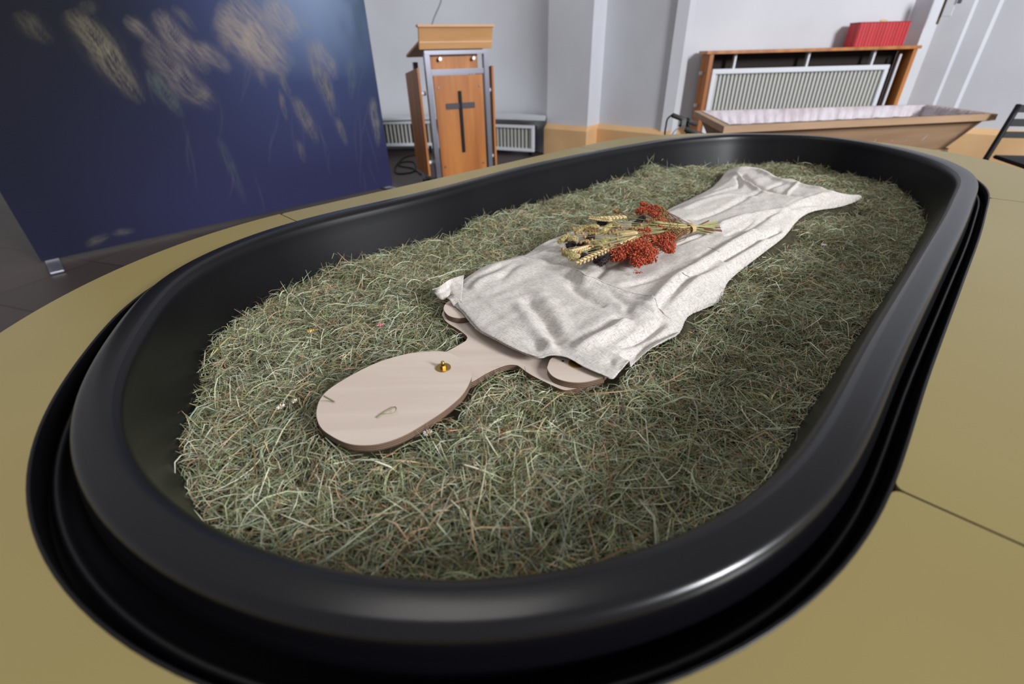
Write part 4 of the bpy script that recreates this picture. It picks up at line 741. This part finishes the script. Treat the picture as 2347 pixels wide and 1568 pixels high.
def ringpts(d, z, amp, ph):
    Q = inset(TOP, d, z); out = []
    for i in range(4):
        a = Vector(Q[i]); b_ = Vector(Q[(i+1) % 4]); m_ = int(n_*(b_-a).length/1.2)+6
        for k in range(int(CNT[i])):
            t = k/CNT[i]; dn = Vector((-(b_-a).y, (b_-a).x, 0)).normalized(); out.append(a+(b_-a)*t+dn*amp*math.sin(t*CNT[i]*1.9+ph) + Vector((0, 0, amp*.6*math.sin(t*CNT[i]*.9))))
    return out
CNT = [90, 40, 80, 40]; lp = [ringpts(.048, .703, .0, 0), ringpts(.062, .700, .008, 0), ringpts(.080, .64, .014, .3), ringpts(.12, .55, .016, .6), ringpts(.18, .50, .004, .9)]; n = len(lp[0])
V = [p for l in lp for p in l]; F_ = [(r_*n+i, r_*n+(i+1) % n, (r_+1)*n+(i+1) % n, (r_+1)*n+i) for r_ in range(4) for i in range(n)] + [tuple(4*n+i for i in range(n))]
obj('pleated_lining', V, F_, M_lining, cof, True)
stn = thing('coffin_stand', 'low black stand carrying the oak coffin', 'stand')
for x in (1.75, 2.75):
    bm = bmesh.new(); box(bm, (x, 3.45, .41), (.06, .55, .035), None, .004)
    for y in (3.25, 3.65): box(bm, (x, y, .205), (.04, .04, .40), None, .003)
    bobj('trestle', bm, M_dark, stn)
bm = bmesh.new(); box(bm, (2.25, 3.45, .12), (1.0, .03, .03), None, .003); bobj('tie_bar', bm, M_dark, stn)

# ------------------------------------------------------------------ rollator beside the coffin
rol = thing('rollator', 'black walking frame with rubber grips and brake cables, behind the far end of the table', 'walking frame')
g0, g1 = Vector([1.077,3.3,0.749]), Vector([1.246,3.3,0.691])
gm = g0*.42+g1*.58
tube('hand_grip', [g0, g1], .0145, M_rubber, rol, 12); tube('grip_collar', [g0*.45+g1*.55, g0*.35+g1*.65], .019, M_dark, rol, 12)
tube('brake_cable', smoothpath([g0+Vector((0, 0, .004))]+[[1.049,3.3,0.727],[1.045,3.3,0.683],[1.045,3.3,0.641],[1.061,3.3,0.576]], 6), .0055, M_dark, rol)
bl_ = [[1.18,3.28,0.718],[1.148,3.28,0.706],[1.127,3.28,0.683],[1.097,3.28,0.653],[1.082,3.28,0.621]]
tube('brake_lever', smoothpath(bl_[:3], 4), .008, M_dark, rol); tube('lever_blade', smoothpath(bl_[1:], 4), .0045, M_alu, rol); boxobj('lever_housing', bl_[1], (.03, .03, .035), mat('housing_grey', lin(92, 96, 92), .5), rol)
for dx in (0, .42):
    top_ = gm + Vector((-.05*(dx > 0), -dx, -.03*(dx > 0))); tube('frame_tube', smoothpath([top_, top_+Vector((.02, 0, -.10)), top_+Vector((.03, .02, -.60))], 4), .012, M_dark, rol)
    tube('frame_tube', [top_+Vector((.025, 0, -.25)), top_+Vector((-.28, 0, -.62))], .011, M_dark, rol)
    for yy in (.03, -.28):
        c_ = Vector((top_.x+yy, top_.y, .08)); tube('wheel', [c_+Vector((math.cos(a)*.066, 0, math.sin(a)*.066)) for a in np.linspace(0, 2*PI, 22)], .014, M_dark, rol); tube('wheel_hub', [c_-Vector((0, .02, 0)), c_+Vector((0, .02, 0))], .05, mat('hub_grey', lin(90, 90, 96), .5) if dx == 0 else M_dark, rol, 14)
tube('cross_tube', [gm+Vector((.02, 0, -.17)), gm+Vector((-.03, -.42, -.17))], .010, M_dark, rol)
tube('hand_grip', [g0+Vector((-.05, -.42, -.03)), g1+Vector((-.05, -.42, -.03))], .0145, M_rubber, rol, 12)

# ------------------------------------------------------------------ folding chair
ch = thing('folding_chair', 'black folding chair with slatted back behind the right end of the table', 'chair', (3.28, 3.05, 0))
A_ = Vector((3.16, 3.17, .47)); 
def cw(px, y): return Vector(px)
pb = Vector([3.177,3.2,0.459]); pt = Vector([3.269,3.25,0.762])
inv = Matrix.Translation(Vector((-3.28, -3.05, 0)))
def cp_(o): o.matrix_parent_inverse = inv; return o
dirx = Vector((.42, -.14, 0))
for k in (0, 1):
    cp_(tube('back_post', smoothpath([Vector((pb.x-.10, pb.y-.02, .0))+dirx*k, pb+dirx*k, pt+dirx*k], 3), .016, M_dark, ch)); cp_(tube('front_leg', [pb+dirx*k+Vector((.02, .02, -.02)), Vector((pb.x+.02, pb.y-.40, 0))+dirx*k], .014, M_dark, ch))
def slat(t0, t1):
    a0 = pb.lerp(pt, t0); a1 = pb.lerp(pt, t1); th = Vector((0, -.012, 0)); V = [a0, a0+dirx, a1+dirx, a1, a0+th, a0+dirx+th, a1+dirx+th, a1+th]; cp_(obj('back_slat', V, [(0, 1, 2, 3), (7, 6, 5, 4), (0, 4, 5, 1), (1, 5, 6, 2), (2, 6, 7, 3), (3, 7, 4, 0)], M_dark, ch))
slat(.86, 1.0); slat(.70, .82) if False else None; slat(.60, .74); slat(.38, .50)
sc_ = pb + dirx*.5 + Vector((-.04, -.20, .005)); bm = bmesh.new(); box(bm, (0, 0, 0), (.44, .40, .022), None, .006); bmesh.ops.transform(bm, matrix=Matrix.Translation(sc_) @ Matrix.Rotation(-.32, 4, 'Z'), verts=bm.verts); cp_(bobj('seat', bm, M_dark, ch))
print('scene built', len(bpy.data.objects), len(Va))
